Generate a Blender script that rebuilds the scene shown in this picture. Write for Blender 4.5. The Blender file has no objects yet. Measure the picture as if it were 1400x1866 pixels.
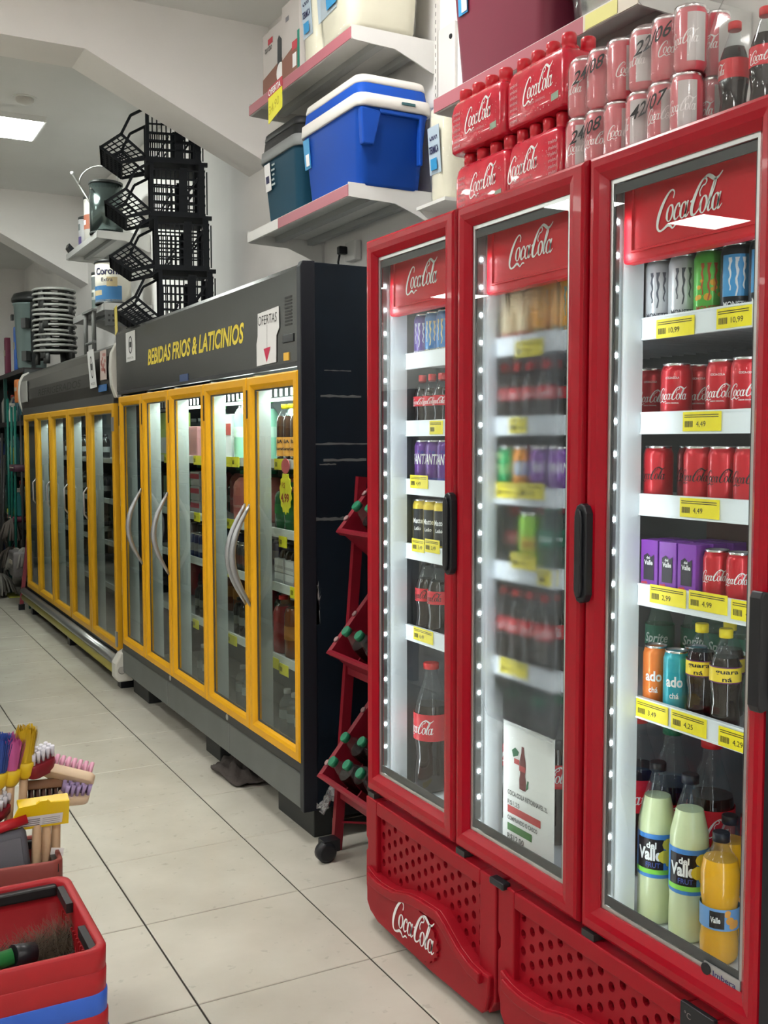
import bpy, bmesh, math, random
from mathutils import Vector, Matrix
random.seed(7)
SC = bpy.context.scene
COL = SC.collection
PI = math.pi

# ------------------------------------------------------------------ camera
cam_d = bpy.data.cameras.new('camera'); cam = bpy.data.objects.new('camera', cam_d); COL.objects.link(cam)
cam_d.sensor_fit = 'VERTICAL'; cam_d.sensor_height = 36.0; cam_d.lens = 1890.9 / 1866 * 36.0
cam_d.clip_start = 0.02
cam.location = (-0.794, -3.993, 1.443)
_yaw, _pitch, _roll = math.radians(28.226), math.radians(-3.922), math.radians(-0.085)
cam.rotation_euler = (Matrix.Rotation(-_yaw, 3, 'Z') @ Matrix.Rotation(PI/2 + _pitch, 3, 'X') @ Matrix.Rotation(_roll, 3, 'Z')).to_euler()
SC.camera = cam

# ------------------------------------------------------------------ world, exposure
w = bpy.data.worlds.new('world'); SC.world = w; w.use_nodes = True
w.node_tree.nodes['Background'].inputs[0].default_value = (0.9, 0.95, 1, 1)
w.node_tree.nodes['Background'].inputs[1].default_value = 0.05
SC.view_settings.view_transform = 'Standard'; SC.view_settings.look = 'None'
SC.view_settings.exposure = 0.62; SC.view_settings.gamma = 1.0; SC.view_settings.use_curve_mapping = False
SC.cycles.use_denoising = True
SC.cycles.max_bounces = 7; SC.cycles.diffuse_bounces = 4; SC.cycles.glossy_bounces = 4; SC.cycles.transmission_bounces = 6; SC.cycles.transparent_max_bounces = 16; SC.cycles.use_adaptive_sampling = True; SC.cycles.adaptive_threshold = .12; SC.cycles.adaptive_min_samples = 16; SC.cycles.caustics_reflective = False; SC.cycles.caustics_refractive = False
LAMP_POWER = 27.0      # emission strength of the ceiling panels
LED_POWER = 0.47        # watts of each red-cooler light strip
TOPLIGHT = 11.0         # watts of the yellow cooler's top tube

# ------------------------------------------------------------------ materials
MATS = {}
def mat(name, col=(0.5, 0.5, 0.5), rough=0.5, metal=0.0, coat=0.0, emit=0.0, var=0.0, vscale=8.0, bump=0.0, bscale=60.0, spec=0.34, stretch=None):
    if name in MATS: return MATS[name]
    m = bpy.data.materials.new(name); m.use_nodes = True; MATS[name] = m
    nt = m.node_tree; b = nt.nodes['Principled BSDF']
    b.inputs['Base Color'].default_value = (*col, 1); b.inputs['Roughness'].default_value = rough
    b.inputs['Metallic'].default_value = metal; b.inputs['Coat Weight'].default_value = coat
    b.inputs['Specular IOR Level'].default_value = spec
    if emit: b.inputs['Emission Color'].default_value = (*col, 1); b.inputs['Emission Strength'].default_value = emit
    if var or bump:
        tc = nt.nodes.new('ShaderNodeTexCoord'); src = tc.outputs['Object']
        if stretch:
            mp = nt.nodes.new('ShaderNodeMapping'); mp.inputs['Scale'].default_value = stretch
            nt.links.new(src, mp.inputs[0]); src = mp.outputs[0]
    if var:
        n = nt.nodes.new('ShaderNodeTexNoise'); n.inputs['Scale'].default_value = vscale; n.inputs['Detail'].default_value = 6
        r = nt.nodes.new('ShaderNodeValToRGB'); r.color_ramp.elements[0].position = .3; r.color_ramp.elements[1].position = .7
        lo = tuple(max(0, c*(1-var)) for c in col); hi = tuple(min(1, c*(1+var)) for c in col)
        r.color_ramp.elements[0].color = (*lo, 1); r.color_ramp.elements[1].color = (*hi, 1)
        nt.links.new(src, n.inputs['Vector']); nt.links.new(n.outputs['Fac'], r.inputs[0]); nt.links.new(r.outputs[0], b.inputs['Base Color'])
    if bump:
        n2 = nt.nodes.new('ShaderNodeTexNoise'); n2.inputs['Scale'].default_value = bscale; n2.inputs['Detail'].default_value = 4
        bp = nt.nodes.new('ShaderNodeBump'); bp.inputs['Strength'].default_value = bump; bp.inputs['Distance'].default_value = .01
        nt.links.new(src, n2.inputs['Vector']); nt.links.new(n2.outputs['Fac'], bp.inputs['Height']); nt.links.new(bp.outputs[0], b.inputs['Normal'])
    return m

def glass_mat(name, tint=(0.93, 0.96, 0.95), ior=1.5, rough=0.0, refl=1.0, haze=0.0, hazecol=(0.8, 0.85, 0.88)):
    """thin sheet: clear transmission plus a mirror-like surface reflection, optionally a milky film"""
    if name in MATS: return MATS[name]
    m = bpy.data.materials.new(name); m.use_nodes = True; MATS[name] = m
    nt = m.node_tree; nt.nodes.clear()
    out = nt.nodes.new('ShaderNodeOutputMaterial'); tr = nt.nodes.new('ShaderNodeBsdfTransparent'); gl = nt.nodes.new('ShaderNodeBsdfGlossy')
    fr = nt.nodes.new('ShaderNodeFresnel'); mx = nt.nodes.new('ShaderNodeMixShader')
    tr.inputs[0].default_value = (*tint, 1); gl.inputs['Roughness'].default_value = rough; fr.inputs[0].default_value = ior
    mul = nt.nodes.new('ShaderNodeMath'); mul.operation = 'MULTIPLY'; mul.inputs[1].default_value = refl
    geo = nt.nodes.new('ShaderNodeNewGeometry'); inv = nt.nodes.new('ShaderNodeMath'); inv.operation = 'SUBTRACT'; inv.inputs[0].default_value = 1.0
    m0 = nt.nodes.new('ShaderNodeMath'); m0.operation = 'MULTIPLY'; nt.links.new(geo.outputs['Backfacing'], inv.inputs[1])
    nt.links.new(fr.outputs[0], m0.inputs[0]); nt.links.new(inv.outputs[0], m0.inputs[1])      # a thin sheet mirrors only at its outer face
    nt.links.new(m0.outputs[0], mul.inputs[0]); nt.links.new(mul.outputs[0], mx.inputs[0])
    base = tr.outputs[0]
    if haze:
        df = nt.nodes.new('ShaderNodeBsdfDiffuse'); df.inputs[0].default_value = (*hazecol, 1)
        m2 = nt.nodes.new('ShaderNodeMixShader'); m2.inputs[0].default_value = haze
        nt.links.new(tr.outputs[0], m2.inputs[1]); nt.links.new(df.outputs[0], m2.inputs[2]); base = m2.outputs[0]
    nt.links.new(base, mx.inputs[1]); nt.links.new(gl.outputs[0], mx.inputs[2]); nt.links.new(mx.outputs[0], out.inputs[0])
    return m

def fog_glass(name):
    """cold door pane whose middle is misted over: scattering film inside a soft-edged patch (object space)"""
    m = bpy.data.materials.new(name); m.use_nodes = True; MATS[name] = m
    nt = m.node_tree; nt.nodes.clear(); N = nt.nodes.new; L = nt.links.new
    out = N('ShaderNodeOutputMaterial'); tr = N('ShaderNodeBsdfTransparent'); gl = N('ShaderNodeBsdfGlossy'); fr = N('ShaderNodeFresnel')
    tr.inputs[0].default_value = (.93, .96, .95, 1); gl.inputs['Roughness'].default_value = 0; fr.inputs[0].default_value = 1.5
    rf = N('ShaderNodeBsdfRefraction'); rf.inputs['IOR'].default_value = 1.13; rf.inputs['Roughness'].default_value = .44; rf.inputs[0].default_value = (.93, .95, .96, 1)
    df = N('ShaderNodeBsdfTranslucent'); df.inputs[0].default_value = (.75, .8, .82, 1)
    tc = N('ShaderNodeTexCoord'); sp = N('ShaderNodeSeparateXYZ'); L(tc.outputs['Object'], sp.inputs[0])
    nz = N('ShaderNodeTexNoise'); nz.inputs['Scale'].default_value = 9; L(tc.outputs['Object'], nz.inputs['Vector'])
    # object origin sits at the pane's far lower corner, y runs negative towards the hinge-free side
    a = N('ShaderNodeMapRange'); a.inputs['From Min'].default_value = -.03; a.inputs['From Max'].default_value = -.075; L(sp.outputs['Y'], a.inputs['Value'])
    b = N('ShaderNodeMapRange'); b.inputs['From Min'].default_value = -.375; b.inputs['From Max'].default_value = -.33; L(sp.outputs['Y'], b.inputs['Value'])
    c = N('ShaderNodeMapRange'); c.inputs['From Min'].default_value = .27; c.inputs['From Max'].default_value = .40; L(sp.outputs['Z'], c.inputs['Value'])
    d = N('ShaderNodeMapRange'); d.inputs['From Min'].default_value = 1.36; d.inputs['From Max'].default_value = 1.27; L(sp.outputs['Z'], d.inputs['Value'])
    def mul(x, y):
        k = N('ShaderNodeMath'); k.operation = 'MULTIPLY'; L(x, k.inputs[0]); L(y, k.inputs[1]); return k.outputs[0]
    f = mul(mul(a.outputs[0], b.outputs[0]), mul(c.outputs[0], d.outputs[0]))
    nr = N('ShaderNodeMapRange'); nr.inputs['From Min'].default_value = .2; nr.inputs['From Max'].default_value = .55; nr.inputs['To Min'].default_value = .75; L(nz.outputs['Fac'], nr.inputs['Value'])
    f = mul(f, nr.outputs[0])
    gb = N('ShaderNodeNewGeometry'); ib = N('ShaderNodeMath'); ib.operation = 'SUBTRACT'; ib.inputs[0].default_value = 1.0; L(gb.outputs['Backfacing'], ib.inputs[1]); f = mul(f, ib.outputs[0])
    mf = N('ShaderNodeMixShader'); mf.inputs[0].default_value = .10; L(rf.outputs[0], mf.inputs[1]); L(df.outputs[0], mf.inputs[2])
    m1 = N('ShaderNodeMixShader'); L(f, m1.inputs[0]); L(tr.outputs[0], m1.inputs[1]); L(mf.outputs[0], m1.inputs[2])
    geo = N('ShaderNodeNewGeometry'); inv = N('ShaderNodeMath'); inv.operation = 'SUBTRACT'; inv.inputs[0].default_value = 1.0; L(geo.outputs['Backfacing'], inv.inputs[1])
    m2 = N('ShaderNodeMixShader'); L(mul(fr.outputs[0], inv.outputs[0]), m2.inputs[0]); L(m1.outputs[0], m2.inputs[1]); L(gl.outputs[0], m2.inputs[2]); L(m2.outputs[0], out.inputs[0])
    return m

def tile_mat():
    m = bpy.data.materials.new('porcelain_tile'); m.use_nodes = True
    nt = m.node_tree; b = nt.nodes['Principled BSDF']; N = nt.nodes.new; L = nt.links.new
    g = N('ShaderNodeNewGeometry')
    n = N('ShaderNodeTexNoise'); n.inputs['Scale'].default_value = 3.1; n.inputs['Detail'].default_value = 5; n.inputs['Roughness'].default_value = .55
    mr = N('ShaderNodeMapRange'); mr.inputs['From Min'].default_value = .3; mr.inputs['From Max'].default_value = .7
    mx = N('ShaderNodeMix'); mx.data_type = 'RGBA'; mx.inputs[6].default_value = (.49, .465, .395, 1); mx.inputs[7].default_value = (.58, .56, .485, 1)
    n2 = N('ShaderNodeTexNoise'); n2.inputs['Scale'].default_value = 26; n2.inputs['Detail'].default_value = 3
    m2 = N('ShaderNodeMapRange'); m2.inputs['From Min'].default_value = .30; m2.inputs['From Max'].default_value = .36; m2.inputs['To Min'].default_value = .86
    vm = N('ShaderNodeVectorMath'); vm.operation = 'SCALE'
    L(g.outputs['Position'], n.inputs['Vector']); L(g.outputs['Position'], n2.inputs['Vector']); L(n.outputs['Fac'], mr.inputs['Value']); L(mr.outputs[0], mx.inputs[0]); L(n2.outputs['Fac'], m2.inputs['Value'])
    L(mx.outputs[2], vm.inputs[0]); L(m2.outputs[0], vm.inputs['Scale']); L(vm.outputs[0], b.inputs['Base Color'])
    b.inputs['Roughness'].default_value = .25
    b.inputs['Specular IOR Level'].default_value = .45
    return m

# ------------------------------------------------------------------ mesh builder
class MB:
    def __init__(s): s.v = []; s.f = []; s.m = []; s.sm = []
    def add(s, vs, fs, mi=0, smooth=False):
        o = len(s.v); s.v += [tuple(v) for v in vs]; s.f += [tuple(i+o for i in f) for f in fs]; s.m += [mi]*len(fs); s.sm += [smooth]*len(fs); return s
    def box(s, x0, x1, y0, y1, z0, z1, mi=0):
        vs = [(x, y, z) for z in (z0, z1) for y in (y0, y1) for x in (x0, x1)]
        return s.add(vs, [(0, 2, 3, 1), (4, 5, 7, 6), (0, 1, 5, 4), (2, 6, 7, 3), (0, 4, 6, 2), (1, 3, 7, 5)], mi)
    def obox(s, c, size, R, mi=0):
        """oriented box: centre, full size, rotation matrix"""
        vs = [Vector(c) + R @ Vector((x*size[0]/2, y*size[1]/2, z*size[2]/2)) for z in (-1, 1) for y in (-1, 1) for x in (-1, 1)]
        return s.add(vs, [(0, 2, 3, 1), (4, 5, 7, 6), (0, 1, 5, 4), (2, 6, 7, 3), (0, 4, 6, 2), (1, 3, 7, 5)], mi)
    def lathe(s, prof, n=20, c=(0, 0, 0), mi=0, smooth=True, cap0=True, cap1=True, mis=None):
        vs = []
        for r, z in prof:
            for k in range(n):
                a = 2*PI*k/n; vs.append((c[0]+r*math.cos(a), c[1]+r*math.sin(a), c[2]+z))
        o = len(s.v); s.v += vs
        for i in range(len(prof)-1):
            for k in range(n):
                k2 = (k+1) % n
                s.f.append((o+i*n+k, o+i*n+k2, o+(i+1)*n+k2, o+(i+1)*n+k)); s.m.append(mis[i] if mis else mi); s.sm.append(smooth)
        if cap0: s.f.append(tuple(o+k for k in reversed(range(n)))); s.m.append(mis[0] if mis else mi); s.sm.append(False)
        if cap1: s.f.append(tuple(o+(len(prof)-1)*n+k for k in range(n))); s.m.append(mis[-1] if mis else mi); s.sm.append(False)
        return s
    def tube(s, pts, r, n=8, mi=0, closed=False, smooth=True):
        pts = [Vector(p) for p in pts]; L = len(pts); o = len(s.v); up = None
        for i, p in enumerate(pts):
            if closed: d = pts[(i+1) % L] - pts[i-1]
            else: d = pts[min(i+1, L-1)] - pts[max(i-1, 0)]
            d.normalize()
            if up is None:
                up = Vector((0, 0, 1)) if abs(d.z) < .9 else Vector((1, 0, 0))
            a = d.cross(up); a.normalize(); up2 = a.cross(d); up = up2
            rr = r[i] if isinstance(r, (list, tuple)) else r
            for k in range(n):
                t = 2*PI*k/n; s.v.append(tuple(p + a*math.cos(t)*rr + up2*math.sin(t)*rr))
        for i in range(L if closed else L-1):
            j = (i+1) % L
            for k in range(n):
                k2 = (k+1) % n
                s.f.append((o+i*n+k, o+i*n+k2, o+j*n+k2, o+j*n+k)); s.m.append(mi); s.sm.append(smooth)
        if not closed:
            s.f.append(tuple(o+k for k in range(n))); s.m.append(mi); s.sm.append(False)
            s.f.append(tuple(o+(L-1)*n+k for k in reversed(range(n)))); s.m.append(mi); s.sm.append(False)
        return s
    def prism(s, poly, fn0, fn1, mi=0, smooth=False):
        """2-D outline extruded between two embedding functions (u,v)->xyz"""
        n = len(poly); vs = [fn0(*p) for p in poly] + [fn1(*p) for p in poly]
        o = len(s.v); s.v += [tuple(v) for v in vs]
        s.f.append(tuple(o+i for i in range(n))); s.m.append(mi); s.sm.append(False)
        s.f.append(tuple(o+n+i for i in reversed(range(n)))); s.m.append(mi); s.sm.append(False)
        for i in range(n):
            j = (i+1) % n; s.f.append((o+i, o+n+i, o+n+j, o+j)); s.m.append(mi); s.sm.append(smooth)
        return s
    def prism_xz(s, poly, y0, y1, mi=0, smooth=False): return s.prism(poly, lambda u, v: (u, y0, v), lambda u, v: (u, y1, v), mi, smooth)
    def prism_yz(s, poly, x0, x1, mi=0, smooth=False): return s.prism(poly, lambda u, v: (x0, u, v), lambda u, v: (x1, u, v), mi, smooth)
    def prism_xy(s, poly, z0, z1, mi=0, smooth=False): return s.prism(poly, lambda u, v: (u, v, z0), lambda u, v: (u, v, z1), mi, smooth)
    def loft(s, rings, mi=0, smooth=True, cap0=True, cap1=True):
        n = len(rings[0]); o = len(s.v)
        for r in rings: s.v += [tuple(p) for p in r]
        for i in range(len(rings)-1):
            for k in range(n):
                k2 = (k+1) % n; s.f.append((o+i*n+k, o+i*n+k2, o+(i+1)*n+k2, o+(i+1)*n+k)); s.m.append(mi); s.sm.append(smooth)
        if cap0: s.f.append(tuple(o+k for k in reversed(range(n)))); s.m.append(mi); s.sm.append(False)
        if cap1: s.f.append(tuple(o+(len(rings)-1)*n+k for k in range(n))); s.m.append(mi); s.sm.append(False)
        return s
    def xf(s, M):
        s.v = [tuple(M @ Vector(v)) for v in s.v]; return s
    def mesh(s, name, mats):
        me = bpy.data.meshes.new(name); me.from_pydata(s.v, [], s.f)
        for m in (mats if isinstance(mats, (list, tuple)) else [mats]): me.materials.append(m)
        me.polygons.foreach_set('material_index', s.m); me.polygons.foreach_set('use_smooth', s.sm)
        bm = bmesh.new(); bm.from_mesh(me); bmesh.ops.recalc_face_normals(bm, faces=bm.faces[:]); bm.to_mesh(me); bm.free()
        me.update(); return me
    def build(s, name, mats, parent=None, loc=None, bevel=0, **k):
        o = bpy.data.objects.new(name, s.mesh(name, mats)); COL.objects.link(o)
        if parent is not None: o.parent = parent
        if loc: o.location = loc
        if bevel:
            b = o.modifiers.new('bevel', 'BEVEL'); b.width = bevel; b.segments = 2; b.limit_method = 'ANGLE'; b.angle_limit = .7
        tag(o, **k); return o

def tag(o, label=None, cat=None, group=None, kind=None):
    if label: o['label'] = label
    if cat: o['category'] = cat
    if group: o['group'] = group
    if kind: o['kind'] = kind
    return o
def thing(name, label, cat, loc=(0, 0, 0), rz=0, group=None, kind=None):
    o = bpy.data.objects.new(name, None); COL.objects.link(o); o.location = loc; o.rotation_euler = (0, 0, rz); o.empty_display_size = .05
    return tag(o, label, cat, group, kind)
def dup(root, loc, rot=(0, 0, 0), label=None, group=None, scale=None):
    def cp(o, par):
        c = o.copy(); COL.objects.link(c); c.parent = par
        for ch in o.children: cp(ch, c)
        return c
    r = cp(root, None); r.location = loc; r.rotation_euler = rot if isinstance(rot, (tuple, list)) else (0, 0, rot)
    if scale: r.scale = (scale,)*3
    if label: r['label'] = label
    if group: r['group'] = group
    elif 'group' in r: del r['group']
    return r
class Proto:
    """first use moves the original, later uses copy it"""
    def __init__(s, o): s.o = o; s.used = False
    def put(s, loc, rot=0, label=None, group=None, scale=None):
        if s.used: return dup(s.o, loc, rot, label, group, scale)
        s.used = True; o = s.o; o.location = loc; o.rotation_euler = rot if isinstance(rot, (tuple, list)) else (0, 0, rot)
        if scale: o.scale = (scale,)*3
        if label: o['label'] = label
        if group: o['group'] = group
        return o
def area(name, loc, aim, sx, sy, power, col=(1, 1, 1), parent=None):
    l = bpy.data.lights.new(name, 'AREA'); l.shape = 'RECTANGLE'; l.size = sx; l.size_y = sy; l.energy = power; l.color = col
    o = bpy.data.objects.new(name, l); COL.objects.link(o); o.location = loc
    o.rotation_euler = Vector(aim).to_track_quat('-Z', 'Y').to_euler()
    if parent: o.parent = parent
    return o

# ------------------------------------------------------------------ lettering
def smooth_line(pts, per=5):
    out = []
    P = [pts[0]] + list(pts) + [pts[-1]]
    for i in range(1, len(P)-2):
        a, b, c, d = P[i-1], P[i], P[i+1], P[i+2]
        for k in range(per):
            t = k/per
            out.append(tuple(.5*((2*b[j]) + (c[j]-a[j])*t + (2*a[j]-5*b[j]+4*c[j]-d[j])*t*t + (3*b[j]-a[j]-3*c[j]+d[j])*t**3) for j in range(len(b))))
    out.append(tuple(pts[-1])); return out
def ell(cx, cy, rx, ry, w0, w1, sl=.18):
    out = []
    for k in range(13):
        a = PI*.5 + 2*PI*k/12; out.append((cx+rx*math.cos(a)+sl*ry*math.sin(a)*0, cy+ry*math.sin(a), w1 if math.cos(a) < -.5 else (w1*.8 if math.cos(a) > .5 else w0)))
    return out
SCRIPT = [
    [(.66, .74, .05), (.68, .92, .05), (.56, 1.03, .06), (.40, .95, .09), (.22, .70, .13), (.09, .36, .15), (.05, .05, .13), (.10, -.17, .09), (.24, -.27, .07), (.42, -.22, .09), (.58, -.13, .11), (.72, -.17, .08), (.84, -.27, .05), (.92, -.22, .06), (1.02, -.15, .07), (1.14, -.18, .04)],
    ell(.60, .26, .135, .27, .05, .10),
    [(1.03, .38, .08), (1.00, .51, .06), (.90, .47, .07), (.83, .26, .10), (.86, .06, .09), (.95, .0, .06), (1.06, .10, .04)],
    ell(1.24, .25, .125, .26, .05, .10),
    [(1.41, .53, .07), (1.36, .25, .10), (1.38, .04, .09), (1.45, .02, .05), (1.53, .14, .03)],
    [(1.52, .44, .06), (1.60, .48, .06)],
    [(1.96, .55, .05), (1.90, .68, .05), (1.98, .86, .05), (2.10, .90, .05), (2.14, 1.02, .06), (2.02, 1.10, .07), (1.86, .95, .10), (1.71, .62, .14), (1.63, .28, .15), (1.67, .04, .11), (1.80, -.01, .07), (1.95, .12, .05), (2.02, .28, .04)],
    [(2.00, 1.10, .06), (2.16, 1.16, .10), (2.34, 1.08, .13), (2.52, .98, .11), (2.68, 1.04, .07), (2.80, 1.18, .04)],
    ell(2.15, .26, .135, .27, .05, .10),
    [(2.33, .12, .03), (2.46, .45, .05), (2.56, .85, .06), (2.56, 1.0, .05), (2.48, .90, .07), (2.40, .45, .11), (2.39, .10, .10), (2.46, .01, .05), (2.55, .10, .03)],
    ell(2.69, .25, .125, .26, .05, .10),
    [(2.86, .53, .07), (2.81, .25, .10), (2.83, .04, .09), (2.90, .02, .05), (2.99, .14, .03)],
]
SCRIPT_W, SCRIPT_H = 3.05, 1.2
def script_into(mb, fn, per=3, mi=0, shear=.20, clip=None):
    """the flowing white drink logo, drawn with a pen of changing width; fn maps (u,v) to 3-D"""
    for st in SCRIPT:
        ln = smooth_line(st, per)
        L, R = [], []
        for i, (x, y, wd) in enumerate(ln):
            x2, y2, _ = ln[min(i+1, len(ln)-1)]; x1, y1, _ = ln[max(i-1, 0)]
            dx, dy = x2-x1, y2-y1; q = math.hypot(dx, dy) or 1; nx, ny = -dy/q*wd/2, dx/q*wd/2
            L.append((x+nx+shear*(y+ny), y+ny)); R.append((x-nx+shear*(y-ny), y-ny))
        if clip: # keep only the visible span of a wrapped logo
            pass
        n = len(L); vs = [fn(*p) for p in L] + [fn(*p) for p in R]
        mb.add(vs, [(i, i+1, n+i+1, n+i) for i in range(n-1)], mi)
    return mb
_TX = {}
def text_geo(s, shear=0.0, bold=0.0, space=1.0):
    key = (s, shear, bold, space)
    if key in _TX: return _TX[key]
    c = bpy.data.curves.new('t', 'FONT'); c.body = s; c.size = 1; c.shear = shear; c.offset = bold; c.resolution_u = 3; c.space_character = space
    o = bpy.data.objects.new('t', c); COL.objects.link(o); dg = bpy.context.evaluated_depsgraph_get(); dg.update()
    me = o.evaluated_get(dg).to_mesh(); vs = [(v.co.x, v.co.y) for v in me.vertices]; fs = [tuple(p.vertices) for p in me.polygons]
    o.evaluated_get(dg).to_mesh_clear(); bpy.data.objects.remove(o); bpy.data.curves.remove(c)
    x0 = min(v[0] for v in vs); x1 = max(v[0] for v in vs); y1 = max(v[1] for v in vs); y0 = min(v[1] for v in vs)
    _TX[key] = ([(a-x0, b) for a, b in vs], fs, x1-x0, y0, y1); return _TX[key]
def text_into(mb, s, fn, height, width=None, center=False, mi=0, **k):
    """lettering with capitals of the given height, squeezed to width when given; fn maps (u,v)"""
    vs, fs, W, y0, y1 = text_geo(s, **k); sy = height/.73; sx = (width/W) if width else sy; off = -W*sx/2 if center else 0
    mb.add([fn(a*sx+off, b*sy) for a, b in vs], fs, mi); return W*sx
def flat(X, y0, z0, s=1.0): return lambda u, v: (X, y0-u*s, z0+v*s)
def cyl(R, z0, s=1.0, a0=0.0): return lambda u, v: (-R*math.cos(u*s/R+a0), -R*math.sin(u*s/R+a0), z0+v*s)
# ================================================================== the room
WALL = mat('wall_paint', (.84, .825, .81), .75, var=.03, vscale=3, bump=.03, bscale=120)
CEIL = mat('ceiling_paint', (.76, .76, .745), .8, var=.03, vscale=2)
BEAM = mat('beam_paint', (.91, .89, .875), .7, var=.025, vscale=2.5, bump=.03, bscale=90)
GROUT = mat('grout', (.035, .03, .025), .9)
TILE = tile_mat()
XW, YB, XL, YF, HC = 1.30, 8.70, -9.0, -6.5, 3.584
floor = MB().box(XL, XW, YF, YB, -.10, -.004).build('floor', GROUT, kind='structure')
def tile_mesh():
    b = MB(); gx, gy, c = .0056, .0042, .0018
    x0, x1, y0, y1 = gx/2, .5-gx/2, gy/2, .5-gy/2
    b.loft([[(x0, y0, -.006), (x1, y0, -.006), (x1, y1, -.006), (x0, y1, -.006)], [(x0, y0, -c), (x1, y0, -c), (x1, y1, -c), (x0, y1, -c)],
            [(x0+c, y0+c, 0), (x1-c, y0+c, 0), (x1-c, y1-c, 0), (x0+c, y1-c, 0)]], smooth=False)
    return b
tm = tile_mesh().mesh('tile', TILE)
for i in range(-3, 3):
    for k in range(-7, 17):
        o = bpy.data.objects.new('tile', tm); COL.objects.link(o); o.parent = floor; o.location = (i*.5, k*.5, random.uniform(-.0004, .0003))
rest = MB(); tb = tile_mesh()
for i in range(-18, 3):
    for k in range(-13, 18):
        if -3 <= i < 3 and -7 <= k < 17: continue
        rest.add([(x+i*.5, y+k*.5, z) for x, y, z in tb.v], tb.f)
rest.v = [(min(x, XW-.001), min(y, YB-.001), z) for x, y, z in rest.v]
rest.build('tile_field', TILE, floor, kind='stuff')

MB().box(XW, XW+.15, YF, YB, -.10, HC+.2).build('wall_right', WALL, kind='structure')
MB().box(XL, XW, YB, YB+.15, -.10, HC+.2).build('wall_back', WALL, kind='structure')
MB().box(XL-.15, XL, YF, YB, -.10, HC+.2).build('wall_left', WALL, kind='structure')
MB().box(XL, XW, YF-.15, YF, -.10, HC+.2).build('wall_front', WALL, kind='structure')
MB().box(XL, XW, YF, 5.60, HC, HC+.15).box(XL, XW, 5.60, YB, 3.42, HC+.15).build('ceiling', CEIL, kind='structure')
MB().prism_xz([(XL, HC+.02), (XL, 3.316), (.36, 3.316), (XW, 2.887), (XW, HC+.02)], 1.173, 1.466).build('beam_front', BEAM, kind='structure', label='white concrete portal beam with a sloping haunch above the black cooler')
MB().prism_xz([(XL, HC+.02), (XL, 3.316), (.372, 3.316), (XW, 2.831), (XW, HC+.02)], 5.443, 5.74).build('beam_rear', BEAM, kind='structure', label='farther white concrete portal beam with a sloping haunch')

LAMP_ON = mat('lamp_diffuser', (1.0, .975, .945), .5, emit=LAMP_POWER); LAMP_COOL = mat('lamp_diffuser_cool', (.95, 1.0, .94), .5, emit=LAMP_POWER)
WHITE_METAL = mat('white_metal', (.72, .72, .70), .4, var=.04, vscale=5)
n = 0
for ly in (-5.46, -.98, 3.50, 8.0):  # hindmost row added behind the camera, at bay spacing, to brighten the beam faces
    for lx in (.24, -1.85, -3.99, -5.56):
        if ly > 6 and lx > -3: continue
        hz = 3.42 if ly > 6 else HC
        vis = (lx, ly) == (.24, 3.50)
        t = thing('ceiling_light', 'bright rectangular ceiling light panel beyond the white beam' if vis else ('ceiling light panel, %s across in the %s row, seen at most as a mirror image' % ({.24: 'first', -1.85: 'second', -3.99: 'third', -5.56: 'fourth'}[lx], {-5.46: 'added hindmost', -.98: 'near', 3.50: 'middle', 8.0: 'rear'}[ly])), 'light', (lx, ly, hz-.03), group='ceiling light panels')
        MB().box(-.325, .325, -.245, .245, -.006, .03).build('housing', WHITE_METAL, t)
        MB().box(-.31, .31, -.232, .232, -.009, -.0055).build('diffuser', LAMP_COOL if ly > 2 else LAMP_ON, t)
t = thing('smoke_detector', 'small round white smoke detector on the ceiling above the light panel', 'detector', (.373, 2.92, HC))
MB().lathe([(.055, 0), (.055, -.02), (.04, -.035), (.012, -.04)], 20).build('body', mat('detector_plastic', (.6, .58, .54), .5), t)
MB().lathe([(.075, 0), (.075, -.006)], 20).build('base', WHITE_METAL, t)

# shelving row across the aisle (seen only as a dark mirror image in the glass doors)
GON = mat('gondola_steel', (.10, .10, .105), .5); GOODS = [mat('goods_%d' % i, c, .55) for i, c in enumerate([(.10, .05, .035), (.05, .07, .05), (.07, .06, .08), (.14, .11, .07), (.04, .045, .055)])]
g = thing('gondola_shelving', 'dark shelving with goods across the aisle, mirrored in the cooler glass', 'shelving', (-1.05, 4.45, 0))
MB().box(-.02, .02, -3.1, 3.1, .0, 1.75).build('back_panel', GON, g)
for z in (.12, .5, .88, 1.26): MB().box(.02, .42, -3.1, 3.1, z-.03, z).build('shelf', GON, g)
g2 = thing('added_back_shelving', 'added dark shelving with goods along the back wall, mirrored in the far cooler glass', 'shelving', (-1.4, 8.45, 0))  # unseen shelving, added so the far cooler glass mirrors something dark
MB().box(-2.0, 2.0, .18, .22, 0, 2.3).build('back_panel', GON, g2)
for z in (.12, .5, .88, 1.26, 1.64): MB().box(-2.0, 2.0, -.2, .18, z-.03, z).build('shelf', GON, g2)
bs = [MB() for _ in GOODS]
for z in (.12, .5, .88, 1.26, 1.64):
    xx = -1.95
    while xx < 1.8: wd = random.uniform(.08, .2); bs[random.randrange(5)].box(xx, xx+wd-.01, random.uniform(-.18, -.10), .15, z, z+random.uniform(.15, .3)); xx += wd
for q, b in enumerate(bs): b.build('stock', GOODS[q], g2, kind='stuff')
bx = [MB() for _ in GOODS]
for z in (.12, .5, .88, 1.26):
    y = -3.15
    while y < 3.0:
        wd = random.uniform(.08, .2); h = random.uniform(.15, .3); bx[random.randrange(5)].box(.06, random.uniform(.30, .40), y, y+wd-.01, z, z+h); y += wd
for q, b in enumerate(bx): b.build('stock', GOODS[q], g, kind='stuff')
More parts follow.
